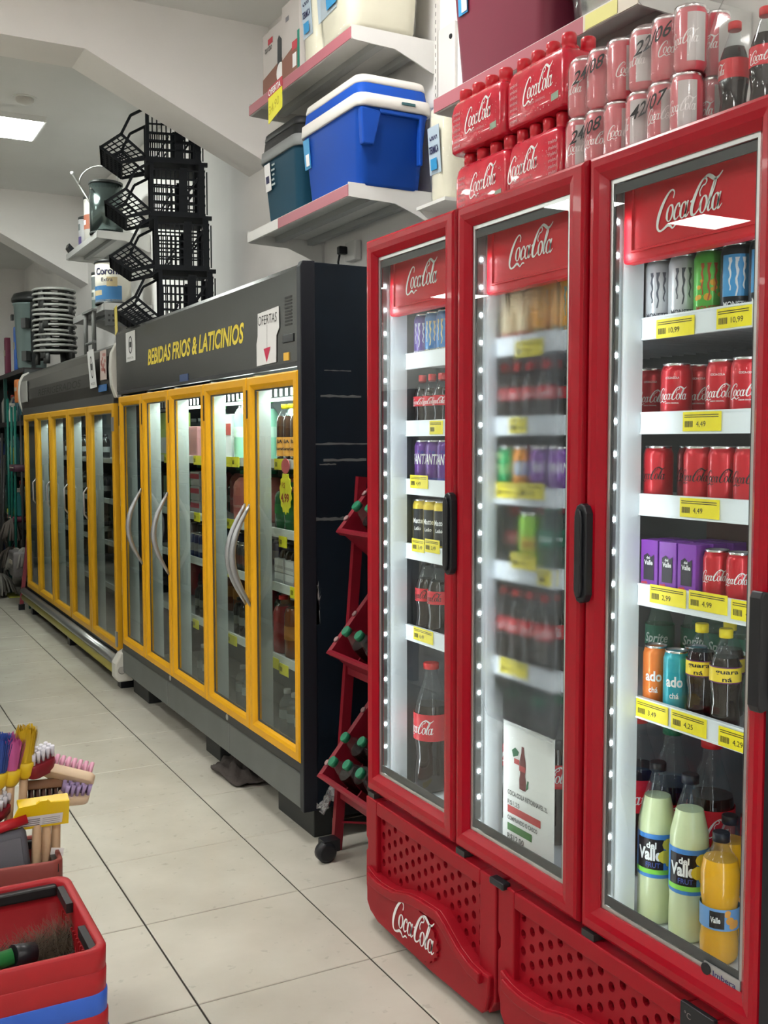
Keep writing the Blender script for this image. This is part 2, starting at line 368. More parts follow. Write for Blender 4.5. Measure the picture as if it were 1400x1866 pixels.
# ================================================================== red glass-door drink cooler
RED = mat('cooler_red', (.33, .0015, .011), .27, coat=.06, var=.06, vscale=3, spec=.25)
REDP = mat('cooler_red_plastic', (.29, .004, .012), .45, spec=.22, var=.07, vscale=6, bump=.02, bscale=200)
REDSIGN = mat('sign_red', (.60, .010, .022), .4, spec=.2)
BLACK = mat('black_plastic', (.012, .013, .016), .35)
DARK = mat('dark_steel', (.012, .014, .02), .42)
ALU = mat('aluminium_trim', (.55, .56, .56), .3, metal=.85)
GASKET = mat('door_gasket', (.05, .052, .055), .5)
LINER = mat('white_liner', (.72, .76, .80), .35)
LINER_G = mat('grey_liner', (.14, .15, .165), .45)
SHELFW = mat('white_wire_shelf', (.55, .57, .60), .4)
RAIL = mat('shelf_rail_plastic', (.78, .82, .86), .3)
LED = mat('led_white', (.93, .97, 1.0), .5, emit=34)
LEDBAR = mat('led_bar', (.16, .17, .175), .35)
GLASS = glass_mat('door_glass')
FOG = fog_glass('misted_door_glass')
YTAG = mat('price_tag_yellow', (.88, .74, .02), .45, var=.05, vscale=40)
INK = mat('black_ink', (.02, .02, .02), .6)
WHITE = mat('white_print', (.82, .82, .82), .45)

def frame_ring(y0, y1, z0, z1, sec):
    """rectangular frame in a plane of constant x; sec lists (inset, x) round the profile; insets may be a 4-tuple (far, near, bottom, top)"""
    b = MB(); rings = []
    for d, x in sec:
        f, nr, bt, tp = d if isinstance(d, tuple) else (d, d, d, d)
        rings.append([(x, y1-f, z0+bt), (x, y0+nr, z0+bt), (x, y0+nr, z1-tp), (x, y1-f, z1-tp)])
    rings.append(rings[0]); b.loft(rings, smooth=False, cap0=False, cap1=False); return b

rc = thing('red_drink_cooler', 'red three-door drink cooler with lit shelves and perforated red kick panels', 'cooler', (0, 0, 0))
CY0, CY1 = -2.765, -1.28
cab = MB()
cab.box(.632, 1.22, CY1-.02, CY1, .05, 2.0).box(.632, 1.22, CY0, CY0+.02, .05, 2.0).box(1.20, 1.22, CY0+.02, CY1-.02, .05, 2.0)
cab.box(.632, 1.20, CY0+.02, CY1-.02, 1.99, 2.005).box(.645, 1.20, CY0+.02, CY1-.02, .36, .392).box(.66, .68, CY0+.02, CY1-.02, .06, .36)
cab.build('cabinet', DARK, rc)
MB().box(.628, .645, CY0, CY1, 1.99, 2.012).build('top_rail', RED, rc, bevel=.003)
for fy in (-1.36, -1.95, -2.65):
    for fx in (.72, 1.12): MB().lathe([(.022, 0), (.022, .012), (.012, .016), (.012, .06)], 12, (fx, fy, 0)).build('foot', BLACK, rc)
COMP = [(-1.32, -1.74), (-1.82, -2.24), (-2.32, -2.745)]
RAILZ = [1.675, 1.48, 1.31, 1.12, .877]
FLOORZ = .402
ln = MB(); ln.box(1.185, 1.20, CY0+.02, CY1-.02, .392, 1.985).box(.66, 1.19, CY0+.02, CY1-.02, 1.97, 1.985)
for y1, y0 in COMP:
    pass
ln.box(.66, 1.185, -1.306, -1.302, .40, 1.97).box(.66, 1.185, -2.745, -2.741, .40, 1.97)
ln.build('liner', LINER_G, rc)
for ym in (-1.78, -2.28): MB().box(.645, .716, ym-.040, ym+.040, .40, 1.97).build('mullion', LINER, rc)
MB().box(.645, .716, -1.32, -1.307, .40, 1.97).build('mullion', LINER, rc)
doors = [(-1.283, -1.765), (-1.776, -2.270), (-2.282, -2.765)]
gl_in = [(.046, .060), (.047, .066), (.048, .050)]
handles = [(-1.765, .62), (-2.291, .62), (-2.775, .62)]
shelf_objs = {}
for ci, (ya, yb) in enumerate(COMP):
    MB().box(.645, 1.185, yb-(.04 if ci < 2 else 0), ya+(.04 if ci else .014), .392, FLOORZ).build('compartment_floor', LINER, rc)
    MB().box(.657, .716, ya-.004, ya, FLOORZ, 1.965).build('side_panel', LINER, rc)
    # light strips, one each side of the door opening
    MB().box(.628, .657, ya-.006, ya+.002, FLOORZ+.03, 1.955).build('light_bar', LEDBAR, rc)
    MB().box(.628, .657, yb-.002, yb+.006, FLOORZ+.03, 1.955).build('light_bar', LEDBAR, rc)
    leds = MB()
    k = 0
    while .47+k*.0675 < 1.93:
        leds.obox((.642, ya-.0072, .47+k*.0675), (.0065, .002, .0085), Matrix.Identity(3)); k += 1
    leds.build('light_diodes', LED, rc, kind='stuff')
    area('strip_light', (.644, ya-.012, 1.16), (.85, -.5, 0), .012, 1.45, LED_POWER, (.9, .96, 1), rc)
    area('strip_light', (.644, yb+.012, 1.16), (.62, .78, 0), .012, 1.45, LED_POWER*1.5, (.9, .96, 1), rc)
    # illuminated header sign
    hd = MB(); hd.box(.658, .69, yb+.004, ya-.004, 1.802, 1.966); hz = hd.build('header_sign', REDSIGN, rc, bevel=.006)
    frame_ring(yb+.03, ya-.03, 1.822, 1.954, [(0, .659), (0, .6545), (.004, .6545), (.006, .659)]).build('raised_border', REDSIGN, hz)
    sb = MB(); sw = .185; s = sw/3.3; script_into(sb, flat(.6562, ya-.103, 1.866, s)); sb.build('lettering', WHITE, hz, label='white flowing Coca-Cola script')
    # shelves with price rails
    for si, rz in enumerate(RAILZ):
        sh = MB()
        for q in range(12): sh.box(.724, 1.17, yb-.03+q*.042, yb-.026+q*.042, rz-.014, rz-.006)
        sh.box(.722, 1.17, yb-(.038 if ci < 2 else -.006), ya+(.038 if ci else .012), rz-.0055, rz-.003)
        so = sh.build('shelf', SHELFW, rc); shelf_objs[ci, si] = so
        MB().box(.712, .722, yb+.003, ya-.005, rz-.024, rz+.022).box(.7105, .712, yb+.003, ya-.005, rz+.018, rz+.022).box(.7105, .712, yb+.003, ya-.005, rz-.024, rz-.020).build('price_rail', RAIL, so)
def price_tag(ci, si, yc, wd, text, dz=0.0):
    so = shelf_objs[ci, si]; z = RAILZ[si] + dz
    t = MB().box(.7090, .7103, yc-wd/2, yc+wd/2, z-.019, z+.019)
    k = len(t.f)
    x = .7086
    for q in range(7): t.add([(x, yc+wd/2-.006-q*.0032, z-.011), (x, yc+wd/2-.0078-q*.0032, z-.011), (x, yc+wd/2-.0078-q*.0032, z+.001), (x, yc+wd/2-.006-q*.0032, z+.001)], [(0, 1, 2, 3)], 1)
    for q in range(2): t.add([(x, yc+wd/2-.004, z+.008+q*.004), (x, yc-wd/2+.006, z+.008+q*.004), (x, yc-wd/2+.006, z+.0095+q*.004), (x, yc+wd/2-.004, z+.0095+q*.004)], [(0, 1, 2, 3)], 1)
    if text: text_into(t, text, flat(x, yc+wd/2-.036, z-.010), .011, None, mi=1)
    t.build('price_tag', [YTAG, INK], so)
for a in [(2, 0, -2.423, .105, '10,99', -.006), (2, 0, -2.576, .085, '10,99', -.002), (2, 1, -2.50, .10, '4,49'), (2, 2, -2.498, .104, '4,49'), (2, 3, -2.415, .102, '2,99', .006), (2, 3, -2.525, .10, '4,99', .008), (2, 3, -2.63, .09, '4,19', .004),
          (2, 4, -2.375, .094, '3,49'), (2, 4, -2.48, .096, '4,25'), (2, 4, -2.61, .10, '4,29', -.003), (1, 0, -1.962, .11, '9,99', -.012), (1, 1, -1.92, .07, '3,49'), (1, 2, -1.875, .09, '4,49', .01), (1, 2, -1.975, .10, '4,49', .012), (1, 3, -1.947, .10, '3,99', .03),
          (1, 3, -2.03, .05, '', .0), (1, 4, -1.91, .115, '6,49', .004), (0, 1, -1.50, .07, ''), (0, 2, -1.405, .10, '4,49', .015), (0, 3, -1.40, .07, '3,49', .02), (0, 3, -1.48, .08, '3,49', .025), (0, 4, -1.43, .11, '6,49', .004)]:
    price_tag(*a)
for ci, yc, wd in ((2, -2.387, .098), (2, -2.55, .14), (1, -1.92, .10), (0, -1.46, .115)):
    t = MB().obox((.695, yc, FLOORZ+.004), (.030, wd, .0015), Matrix.Rotation(.2, 3, 'Y'))
    for q in range(8): t.obox((.695, yc+wd/2-.01-q*.004, FLOORZ+.0052), (.014, .0016, .0004), Matrix.Rotation(.2, 3, 'Y'), 1)
    t.build('floor_price_tag', [YTAG, INK], rc)

for di, ((ya, yb), (ga, gb), (hy, _)) in enumerate(zip(doors, gl_in, handles)):
    z0, z1 = .402, 2.020
    ins = lambda k: (ga-k, gb-k, .056-k, .054-k)
    d = frame_ring(yb, ya, z0, z1, [(0, .634), (0, .612), (.004, .604), (.010, .600), (ins(.030), .600), (ins(.016), .603), (ins(.004), .613), (ins(0), .616), (ins(0), .634)]).build('door', RED, rc)
    y0, y1 = yb+gb, ya-ga
    MB().box(.620, .624, y0-.012, y1+.012, z0+.050, z1-.048).xf(Matrix.Translation((-.62, -y1, -z0-.056))).build('glass_pane', FOG if di == 1 else GLASS, d, loc=(.62, y1, z0+.056))
    frame_ring(y0, y1, z0+.056, z1-.054, [(0, .6245), (0, .6195), (.009, .6195), (.009, .6245)]).build('trim', ALU, d)
    frame_ring(y0, y1, z0+.056, z1-.054, [((.009, .009, .010, .012), .6250), ((.009, .009, .010, .012), .6215), ((.013, .013, .030, .030), .6215), ((.013, .013, .030, .030), .6250)]).build('gasket', GASKET, d)
    # pocket handle on the opening side
    hb = MB()
    if di < 2:
        zc, hh, hw = 1.208, .105, .019
        poly = [(-hw, -hh+.02), (-hw*.6, -hh+.005), (0, -hh), (hw*.6, -hh+.005), (hw, -hh+.02), (hw, hh-.02), (hw*.6, hh-.005), (0, hh), (-hw*.6, hh-.005), (-hw, hh-.02)]
        hb.prism_yz([(hy+u, zc+v) for u, v in poly], .582, .602)
        hb.prism_yz([(hy+u*.55, zc+v*.9) for u, v in poly], .574, .582)
    else:
        zc, hh = 1.09, .103
        hb.prism_xz([(.560, zc-hh+.012), (.566, zc-hh), (.62, zc-hh+.012), (.62, zc+hh-.012), (.566, zc+hh), (.560, zc+hh-.012)], yb-.024, yb+.002)
        hb.box(.585, .615, yb-.034, yb-.024, zc-hh+.02, zc+hh-.02)
    hb.build('handle', BLACK, d, bevel=.003)
    hg = MB(); hg.box(.602, .65, ya-.045, ya-.005, .384, .399).lathe([(.010, 0), (.010, .006)], 12, (.612, ya-.02, .378)); hg.build('hinge', mat('hinge_steel', (.05, .05, .052), .4, metal=.5), d)
MB().box(.604, .640, -2.787, -2.766, .40, 2.0).build('side_post', BLACK, rc)
# maker's badge on the lowest door edge
bd = MB(); bd.box(.6155, .6185, -2.712, -2.625, .452, .476); bo = bd.build('maker_badge', mat('badge_grey', (.42, .42, .42), .3, metal=.5), rc)
b2 = MB(); text_into(b2, 'Imbera', flat(.6150, -2.648, .4575), .011, .055, bold=.01); b2.build('lettering', mat('badge_blue', (.02, .02, .12), .5), bo)
MB().lathe([(.011, 0), (.011, .003)], 18).xf(Matrix.Translation((.6155, -2.632, .464)) @ Matrix.Rotation(-PI/2, 4, 'Y')).build('emblem', BLACK, bo)

# ---- perforated kick panels
def kick_panel(name, ya, flip=False):
    """ya = far edge; the panel runs .69 m towards the camera"""
    Wd = .690; z0, z1 = .035, .383; X = .598
    rn = lambda t: ya - t      # t from the far edge
    root = MB()
    # solid rim with side notches
    poly = [(.0, .335), (.0, .255), (.012, .245), (.012, .215), (.0, .205), (.0, .10), (.02, .06), (.055, .0)]
    rim_l = [(rn(0), z1)] + [(rn(0), z0+.225), (rn(.010), z0+.215), (rn(.010), z0+.190), (rn(0), z0+.180), (rn(0), z0+.075), (rn(.018), z0+.03), (rn(.05), z0+.005), (rn(.066), z0+.005), (rn(.066), z1)]
    root.prism_yz(rim_l, X, X+.045)
    root.prism_yz([(rn(.066), .342), (rn(.615), .342), (rn(.615), z1), (rn(.066), z1)], X, X+.045)
    root.prism_yz([(rn(.615), z1), (rn(.615), z0+.035), (rn(.66), z0), (rn(Wd-.004), z0+.04), (rn(Wd-.004), z1)], X, X+.045)
    o = root.build(name, REDP, rc, bevel=.004)
    # wave-shaped lower apron standing proud of the grille
    wave = [(.028, .180), (.05, .172), (.08, .165), (.12, .163), (.17, .167), (.21, .173), (.25, .186), (.285, .196), (.325, .203), (.365, .207), (.40, .209), (.445, .212), (.475, .200), (.51, .180), (.55, .158), (.60, .142), (.65, .138), (.678, .140)]
    low = [(.676, .09), (.66, .045), (.645, .032), (.4, .026), (.1, .035), (.05, .052), (.03, .075)]
    MB().prism_yz([(rn(t), z) for t, z in wave+low], X-.014, X+.03).build('wave_apron', REDP, o, bevel=.005)
    ridge = [(t, z) for t, z in wave[1:-1]]
    MB().prism_yz([(rn(t), z) for t, z in ridge] + [(rn(t), z-.028) for t, z in reversed(ridge)], X-.026, X-.010).build('wave_ridge', REDP, o, bevel=.004)
    # bottle-cap disc and script
    cap = [(.335+.098*math.cos(a)*(1+.035*math.cos(a*21))*1.15, .108+.068*math.sin(a)*(1+.035*math.cos(a*21))) for a in [2*PI*k/126 for k in range(126)]]
    MB().prism_yz([(rn(t), z) for t, z in cap], X-.021, X-.010).build('cap_emblem', REDP, o)
    sb = MB(); s = .25/3.3; script_into(sb, flat(X-.0225, rn(.205), .085, s)); sb.build('lettering', WHITE, o, label='white flowing Coca-Cola script')
    # grille plate with round holes, columns offset by half a pitch
    gp = MB(); r = .0098; pc = .0345; pr_ = .0405; xg = X+.016; n = 12
    def wz(t):
        for (a, za), (b, zb) in zip(wave, wave[1:]):
            if a <= t <= b: return za + (zb-za)*(t-a)/(b-a)
        return .17
    t = .066; col = 0
    while t + pc <= .618:
        c0, c1 = t, t+pc; tc = t+pc/2; bot = wz(tc) - .03
        zt = .345 - (pr_*.5 if col % 2 else 0)
        if col % 2: gp.add([(xg, rn(c0), .345), (xg, rn(c1), .345), (xg, rn(c1), zt), (xg, rn(c0), zt)], [(0, 1, 2, 3)])
        z = zt
        while z - pr_ > bot + .012:
            zc = z - pr_/2; ring = []; sq = []
            for k in range(n):
                a = PI/4 + 2*PI*k/n; ca, sa = math.cos(a), math.sin(a)
                ring.append((tc+r*ca, zc+r*1.12*sa)); q = max(abs(ca), abs(sa)); sq.append((tc+pc/2*ca/q, zc+pr_/2*sa/q))
            vs = [(xg, rn(a), b) for a, b in sq] + [(xg, rn(a), b) for a, b in ring] + [(xg+.012, rn(a), b) for a, b in ring]
            fs = [(k, (k+1) % n, n+(k+1) % n, n+k) for k in range(n)] + [(n+k, n+(k+1) % n, 2*n+(k+1) % n, 2*n+k) for k in range(n)]
            gp.add(vs, fs)
            # square corners missed by the sampled outline
            for sx in (-1, 1):
                for sz in (-1, 1):
                    pass
            z -= pr_
        gp.add([(xg, rn(c0), z), (xg, rn(c1), z), (xg, rn(c1), bot-.02), (xg, rn(c0), bot-.02)], [(0, 1, 2, 3)])
        t += pc; col += 1
    gp.build('grille', REDP, o)
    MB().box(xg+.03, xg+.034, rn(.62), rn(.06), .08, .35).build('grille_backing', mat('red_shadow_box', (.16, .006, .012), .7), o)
    return o
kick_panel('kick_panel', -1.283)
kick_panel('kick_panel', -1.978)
MB().box(.606, .66, -2.755, -2.665, .04, .383).build('kick_end', REDP, rc, bevel=.004)
sl = MB().prism_yz([(-1.953, .285), (-1.972, .30), (-2.0, .30), (-2.0, .246), (-1.953, .246)], .592, .5985)
for yy in (-1.985,): MB().box(.585, .61, yy-.03, yy+.028, .375, .392).build('catch', BLACK, rc, bevel=.004)
dp = MB().box(.594, .606, -2.672, -2.588, .318, .388); dpo = dp.build('temperature_display', BLACK, rc, bevel=.002)
d2 = MB(); text_into(d2, 'E', flat(.5935, -2.634, .338), .020); d2.build('digit', mat('red_led_digit', (.9, .02, .08), .5, emit=1.6), dpo)
d3 = MB(); text_into(d3, '°C', flat(.5935, -2.60, .362), .012); d3.build('symbol', mat('display_print', (.3, .25, .25), .5), dpo)
# ================================================================== drinks
LIDM = mat('can_lid_aluminium', (.75, .75, .76), .25, metal=1.0)
CLEAR = glass_mat('clear_bottle_plastic', (.90, .93, .94), 1.45, refl=.8, haze=.025)
CLEARG = glass_mat('green_tint_plastic', (.72, .90, .82), 1.45, refl=.9, haze=.10, hazecol=(.5, .75, .62))
COLA = mat('cola', (.012, .006, .005), .08, coat=.5)
CAPRED = mat('cap_red', (.62, .02, .025), .4); CAPBLK = mat('cap_black', (.015, .015, .017), .4); CAPYEL = mat('cap_yellow', (.90, .72, .02), .4); CAPGRN = mat('cap_green', (.012, .17, .085), .45)
LABRED = mat('label_red', (.62, .02, .035), .4); CANRED = mat('can_red', (.58, .012, .025), .3, metal=.25, coat=.3)
def can_proto(name, h, r, body, art=None, artmat=WHITE, art2=None, art2mat=None, cat='can', lid=LIDM):
    t = thing(name, 'drink can', cat)
    k = .018 if h > .1 else .013
    MB().lathe([(r*.76, 0), (r*.80, .003), (r, .012), (r, h-k), (r*.86, h-.005)], 24).build('body', body, t)
    MB().lathe([(r*.86, h-.0052), (r*.89, h-.002), (r*.87, h), (r*.82, h-.001), (r*.80, h-.006), (r*.1, h-.0065)], 24, cap0=False).build('lid', lid, t)
    for f, m in ((art, artmat), (art2, art2mat)):
        if f:
            b = MB(); f(b, r+.0005, h); b.build('print', m, t)
    return Proto(t)
def script_art(zf=.42, wid=2.3, off=0.0):
    def f(b, R, h): s = R*wid/3.3; script_into(b, lambda u, v: cyl(R, h*zf, s, -wid/2+off)(u, v))
    return f
def claw_art(b, R, h):
    top, bot = h*.80, h*.30
    for i, (a0, w, l) in enumerate(((-.42, .16, .85), (0, .18, 1.0), (.42, .16, .82))):
        zb = top-(top-bot)*l; pts = []; m = 9
        L = []; Q = []
        for k in range(m+1):
            f = k/m; z = top-(top-zb)*f; wv = w*(1-f*.55)*(1+.25*math.sin(k*2.3+i)); c = a0+.05*math.sin(k*1.7+i*2)
            L.append((c-wv/2, z)); Q.append((c+wv/2, z))
        mp = lambda a, z: (-R*math.cos(a), -R*math.sin(a), z)
        b.add([mp(*p) for p in L]+[mp(*p) for p in Q], [(k, k+1, m+2+k, m+1+k) for k in range(m)])
        mp2 = mp
        b.add([mp(a0-w*.7, top), mp(a0+w*.7, top), mp(a0+w*.5, top-.008), mp(a0-w*.5, top-.008)], [(0, 1, 2, 3)])
    text_into(b, 'MONSTER', lambda u, v: cyl(R, h*.16, 1)(u, v), h*.075, R*1.7, center=True, bold=.02)
def word_art(word, zf, hf, wid=1.5, bold=.02, shear=0.0):
    def f(b, R, h): text_into(b, word, cyl(R, h*zf, 1), h*hf, R*wid, center=True, bold=bold, shear=shear)
    return f
def band_art(z0, z1, a0=-PI, a1=PI, n=24):
    def f(b, R, h):
        R = R-.0002; n_ = n
        vs = [(-R*math.cos(a0+(a1-a0)*k/n_), -R*math.sin(a0+(a1-a0)*k/n_), h*z) for z in (z0, z1) for k in range(n_+1)]
        b.add(vs, [(k, k+1, n_+2+k, n_+1+k) for k in range(n_)], 0, True)
    return f
def blob_art(seed, n, z0, z1, size, a0=-1.2, a1=1.2):
    def f(b, R, h):
        rg = random.Random(seed)
        for _ in range(n):
            a, z, q = rg.uniform(a0, a1), h*rg.uniform(z0, z1), size*rg.uniform(.6, 1.4)
            b.add([(-R*math.cos(a+q/R*math.cos(t)), -R*math.sin(a+q/R*math.cos(t)), z+q*math.sin(t)*.9) for t in [2*PI*k/10 for k in range(10)]], [tuple(range(10))])
    return f
def both(*fs):
    def f(b, R, h):
        for g in fs: g(b, R, h)
    return f
cm = lambda n, c, metal=.2: mat(n, c, .32, metal=metal, coat=.2)
MW = can_proto('energy_drink_can', .145, .0305, cm('can_white', (.62, .64, .68)), claw_art, mat('claw_grey', (.10, .11, .14), .5))
MG = can_proto('energy_drink_can', .145, .0305, cm('can_green', (.12, .50, .08)), both(claw_art), mat('claw_red', (.45, .09, .03), .5), blob_art(4, 16, .32, .62, .006), mat('splash_orange', (.75, .38, .04), .5))
MBl = can_proto('energy_drink_can', .145, .0315, cm('can_black', (.02, .025, .035)), claw_art, mat('claw_silver', (.72, .74, .78), .4), band_art(.30, .84, -.95, .95), mat('can_blue_field', (.06, .30, .62), .35))
MP = can_proto('energy_drink_can', .138, .0300, cm('can_purple', (.09, .04, .30)), claw_art, mat('claw_lilac', (.62, .62, .80), .4))
MB2 = can_proto('energy_drink_can', .138, .0300, cm('can_azure', (.03, .22, .58)), claw_art, mat('claw_gold', (.72, .62, .30), .4))
CK = can_proto('cola_can', .123, .0315, CANRED, script_art(.40), WHITE, both(word_art('COCA-COLA', .74, .035, .9), word_art('SABOR ORIGINAL', .33, .022, .9)), WHITE)
CZ = can_proto('zero_sugar_cola_can', .125, .0310, CANRED, script_art(.44), INK)
CM = can_proto('mini_cola_can', .112, .0265, CANRED, script_art(.46), WHITE, band_art(.10, .86, 1.3, 2.5, 8), mat('can_silver_panel', (.36, .37, .37), .4))
FG = can_proto('grape_soda_can', .138, .0305, cm('can_violet', (.13, .035, .26)), word_art('FANTA', .50, .22, 1.8, shear=.2), WHITE, both(band_art(.10, .22), blob_art(9, 4, .74, .80, .006)), mat('violet_band', (.05, .05, .30), .4))
YB = can_proto('iced_tea_can', .155, .0285, cm('can_yellow', (.78, .58, .05)), band_art(.18, .82, -.75, .75), mat('label_black', (.02, .022, .025), .5), both(word_art('Matte', .55, .10, 1.2), word_art('Leão', .42, .07, .8)), WHITE)
BG = can_proto('cream_energy_can', .148, .0300, cm('can_cream', (.72, .58, .36), .1), band_art(.16, .24), mat('cream_band', (.62, .22, .16), .5), band_art(.24, .80, -.5, .5), mat('cream_panel', (.80, .68, .45), .5))
OG = can_proto('orange_energy_can', .158, .0320, cm('can_amber', (.72, .32, .04), .1), claw_art, mat('claw_teal', (.10, .28, .26), .5))
SG = can_proto('green_soda_can', .122, .0310, cm('can_emerald', (.02, .42, .12)), both(blob_art(3, 5, .3, .8, .010), word_art('Kuat', .45, .16, 1.4)), mat('lime_print', (.45, .75, .30), .5))
SO = can_proto('orange_soda_can', .122, .0310, cm('can_orange', (.78, .26, .03)), word_art('FANTA', .50, .20, 1.8, shear=.2), WHITE, band_art(.42, .70, -.8, .8), mat('blue_field', (.35, .45, .70), .4))
SV = can_proto('violet_soda_can', .122, .0310, cm('can_grape', (.20, .06, .34)), word_art('FANTA', .50, .20, 1.8, shear=.2), WHITE)
LM = can_proto('lime_soda_can', .150, .0310, cm('can_lime', (.30, .62, .04)), band_art(.36, .62, -.8, .8), mat('yellow_field', (.72, .60, .06), .5), word_art('Schweppes', .46, .09, 1.4, shear=.2), mat('red_print', (.6, .12, .05), .5))
OC = can_proto('slim_orange_can', .136, .0270, cm('can_tangerine', (.78, .20, .03)), both(word_art('ado', .46, .16, 1.3, .03), word_art('chá', .28, .09, .7)), WHITE)
TC = can_proto('slim_teal_can', .136, .0270, cm('can_teal', (.02, .33, .40)), both(word_art('ado', .46, .16, 1.3, .03), word_art('chá', .28, .09, .7)), WHITE)

def bottle_proto(name, h, r, fill, liquid, cap, lab=None, labz=None, labart=None, labartm=WHITE, shape='cola', clear=None, art2=None, art2m=None, caph=.016):
    t = thing(name, 'bottle', 'bottle'); H = h-caph
    if shape == 'cola': pf = [(r*.62, 0), (r*.80, .004), (r*.98, .05*h), (r*.96, .16*h), (r*.86, .27*h), (r*.93, .37*h), (r, .43*h), (r, .58*h), (r*.90, .68*h), (r*.62, .80*h), (r*.40, .885*h), (r*.36, H-.006), (r*.38, H)]
    elif shape == 'cone': pf = [(r*.80, 0), (r*.95, .006), (r, .04*h), (r, .20*h), (r*.97, .25*h), (r, .30*h), (r, .60*h), (r*.98, .645*h), (r*.72, .78*h), (r*.44, .89*h), (r*.34, .93*h), (r*.34, H)]
    elif shape == 'round': pf = [(r*.72, 0), (r*.90, .008), (r*.98, .06*h), (r, .16*h), (r*.90, .27*h), (r*.88, .31*h), (r*.92, .46*h), (r*1.0, .52*h), (r*1.0, .70*h), (r*.86, .80*h), (r*.52, .865*h), (r*.40, .90*h), (r*.40, H)]
    else: pf = [(r*.78, 0), (r*.97, .006), (r, .03*h), (r, .70*h), (r*.86, .78*h), (r*.5, .87*h), (r*.40, .90*h), (r*.40, H)]
    # split at the fill line
    fz = fill*h; P = []
    for (a, za), (b, zb) in zip(pf, pf[1:]):
        P.append((a, za))
        if za < fz < zb: P.append((a+(b-a)*(fz-za)/(zb-za), fz))
    P.append(pf[-1]); mis = [0 if (za+zb)/2 < fz else 1 for (_, za), (_, zb) in zip(P, P[1:])]
    body = MB().lathe(P, 20, mis=mis)
    kf = [i for i, (_, z) in enumerate(P) if abs(z-fz) < 1e-9]
    if kf: body.lathe([(P[kf[0]][0]-.0004, fz), (.001, fz)], 20, cap0=False, cap1=False)
    body.build('body', [liquid, clear or CLEAR], t)
    MB().lathe([(r*.44, H-.002), (r*.45, h-.002), (r*.41, h)], 18).build('cap', cap, t)
    if lab:
        za, zb = labz[0]*h, labz[1]*h; R = r+.0008
        lb = MB().lathe([(R, za), (R, zb)], 24, cap0=False, cap1=False).build('label', lab, t)
        for f, m in ((labart, labartm), (art2, art2m)):
            if f: b = MB(); f(b, R+.0005, h); b.build('print', m, lb)
    return Proto(t)
def lab_script(zf, wid=2.2, off=0.0):
    def f(b, R, h): s = R*wid/3.3; script_into(b, cyl(R, h*zf, s, -wid/2+off))
    return f
SMC = bottle_proto('small_cola_bottle', .158, .0265, .74, COLA, CAPRED, LABRED, (.42, .60), lab_script(.455, 1.9), shape='cola')
ZB = bottle_proto('zero_sugar_cola_bottle', .222, .0330, .74, COLA, CAPBLK, LABRED, (.45, .62), lab_script(.49, 2.0), INK)
C2L = bottle_proto('large_cola_bottle', .385, .0520, .68, COLA, CAPRED, LABRED, (.415, .62), lab_script(.47, 2.2), shape='cola')
C2G = bottle_proto('returnable_cola_bottle', .385, .0520, .66, COLA, CAPGRN, LABRED, (.40, .56), lab_script(.44, 2.2), shape='cola')
C6 = bottle_proto('cola_bottle', .245, .0340, .76, COLA, CAPRED, LABRED, (.46, .64), lab_script(.50, 2.0))
GU = bottle_proto('guarana_bottle', .200, .0300, .72, mat('guarana_dark', (.014, .008, .006), .1, coat=.4), CAPYEL, mat('label_yellow', (.88, .66, .04), .45), (.48, .64), both(word_art('guara', .575, .045, 1.5), word_art('ná', .50, .045, .6)), INK, art2=both(band_art(.478, .490), band_art(.63, .642)), art2m=mat('purple_edge', (.12, .02, .12), .5))
SP = bottle_proto('lemon_lime_bottle', .235, .0320, .80, CLEARG, CAPGRN, mat('label_sprite', (.01, .16, .09), .45), (.42, .66), word_art('Sprite', .50, .09, 1.7, shear=.25), mat('pale_print', (.6, .75, .68), .5), clear=CLEARG)
JUI = mat('lemonade', (.62, .70, .42), .3, coat=.4); JUO = mat('orange_juice', (.80, .40, .015), .25, coat=.4)
def juice_label(b, R, h):
    n = 10; mp = lambda a, z: (-R*math.cos(a), -R*math.sin(a), z)
    b.add([mp(-.95+1.5*k/n, z) for z in (.325*h, .545*h) for k in range(n+1)], [(k, k+1, n+2+k, n+1+k) for k in range(n)])
def juice_words(b, R, h):
    R += .0006
    text_into(b, 'del', cyl(R, h*.488, 1, -.35), h*.040, bold=.03); text_into(b, 'Valle', cyl(R, h*.415, 1, -.85), h*.075, R*1.30, bold=.04)
DV = bottle_proto('lemonade_bottle', .348, .0400, .79, JUI, CAPBLK, mat('label_blue', (.06, .24, .62), .4), (.30, .575), juice_label, mat('label_black2', (.012, .012, .013), .4), shape='cone', art2=juice_words, art2m=WHITE)
def lemon_bits(b, R, h):
    blob_art(5, 7, .36, .53, .012, .62, 1.3)(b, R+.0003, h)
for nm, f, m in (('lime_strip', band_art(.325, .355, -1.1, 1.1), mat('lime_strip', (.25, .68, .08), .45)), ('fruit_print', lemon_bits, mat('lemon_yellow', (.75, .62, .06), .5)), ('word_print', word_art('FRUT', .368, .032, .75, .01), mat('print_blue', (.08, .12, .40), .5))):
    b = MB(); f(b, .0400+.0018 + (.0004 if nm != 'word_print' else .0), .348); b.build('print', m, [c for c in DV.o.children if c.name.startswith('label')][0])
OJ = bottle_proto('orange_juice_bottle', .262, .0380, .80, JUO, CAPBLK, mat('label_blue2', (.16, .36, .70), .4), (.285, .45), lambda b, R, h: b.add([(-R*math.cos(a), -R*math.sin(a), z) for z in (.30*h, .43*h) for a in (-.55, -.3, 0, .2)], [(k, k+1, 5+k, 4+k) for k in range(3)]), mat('label_black3', (.012, .012, .013), .4), shape='round', art2=both(lambda b, R, h: text_into(b, 'Valle', cyl(R+.0005, h*.345, 1, -.50), h*.045, .020, bold=.03)), art2m=WHITE)
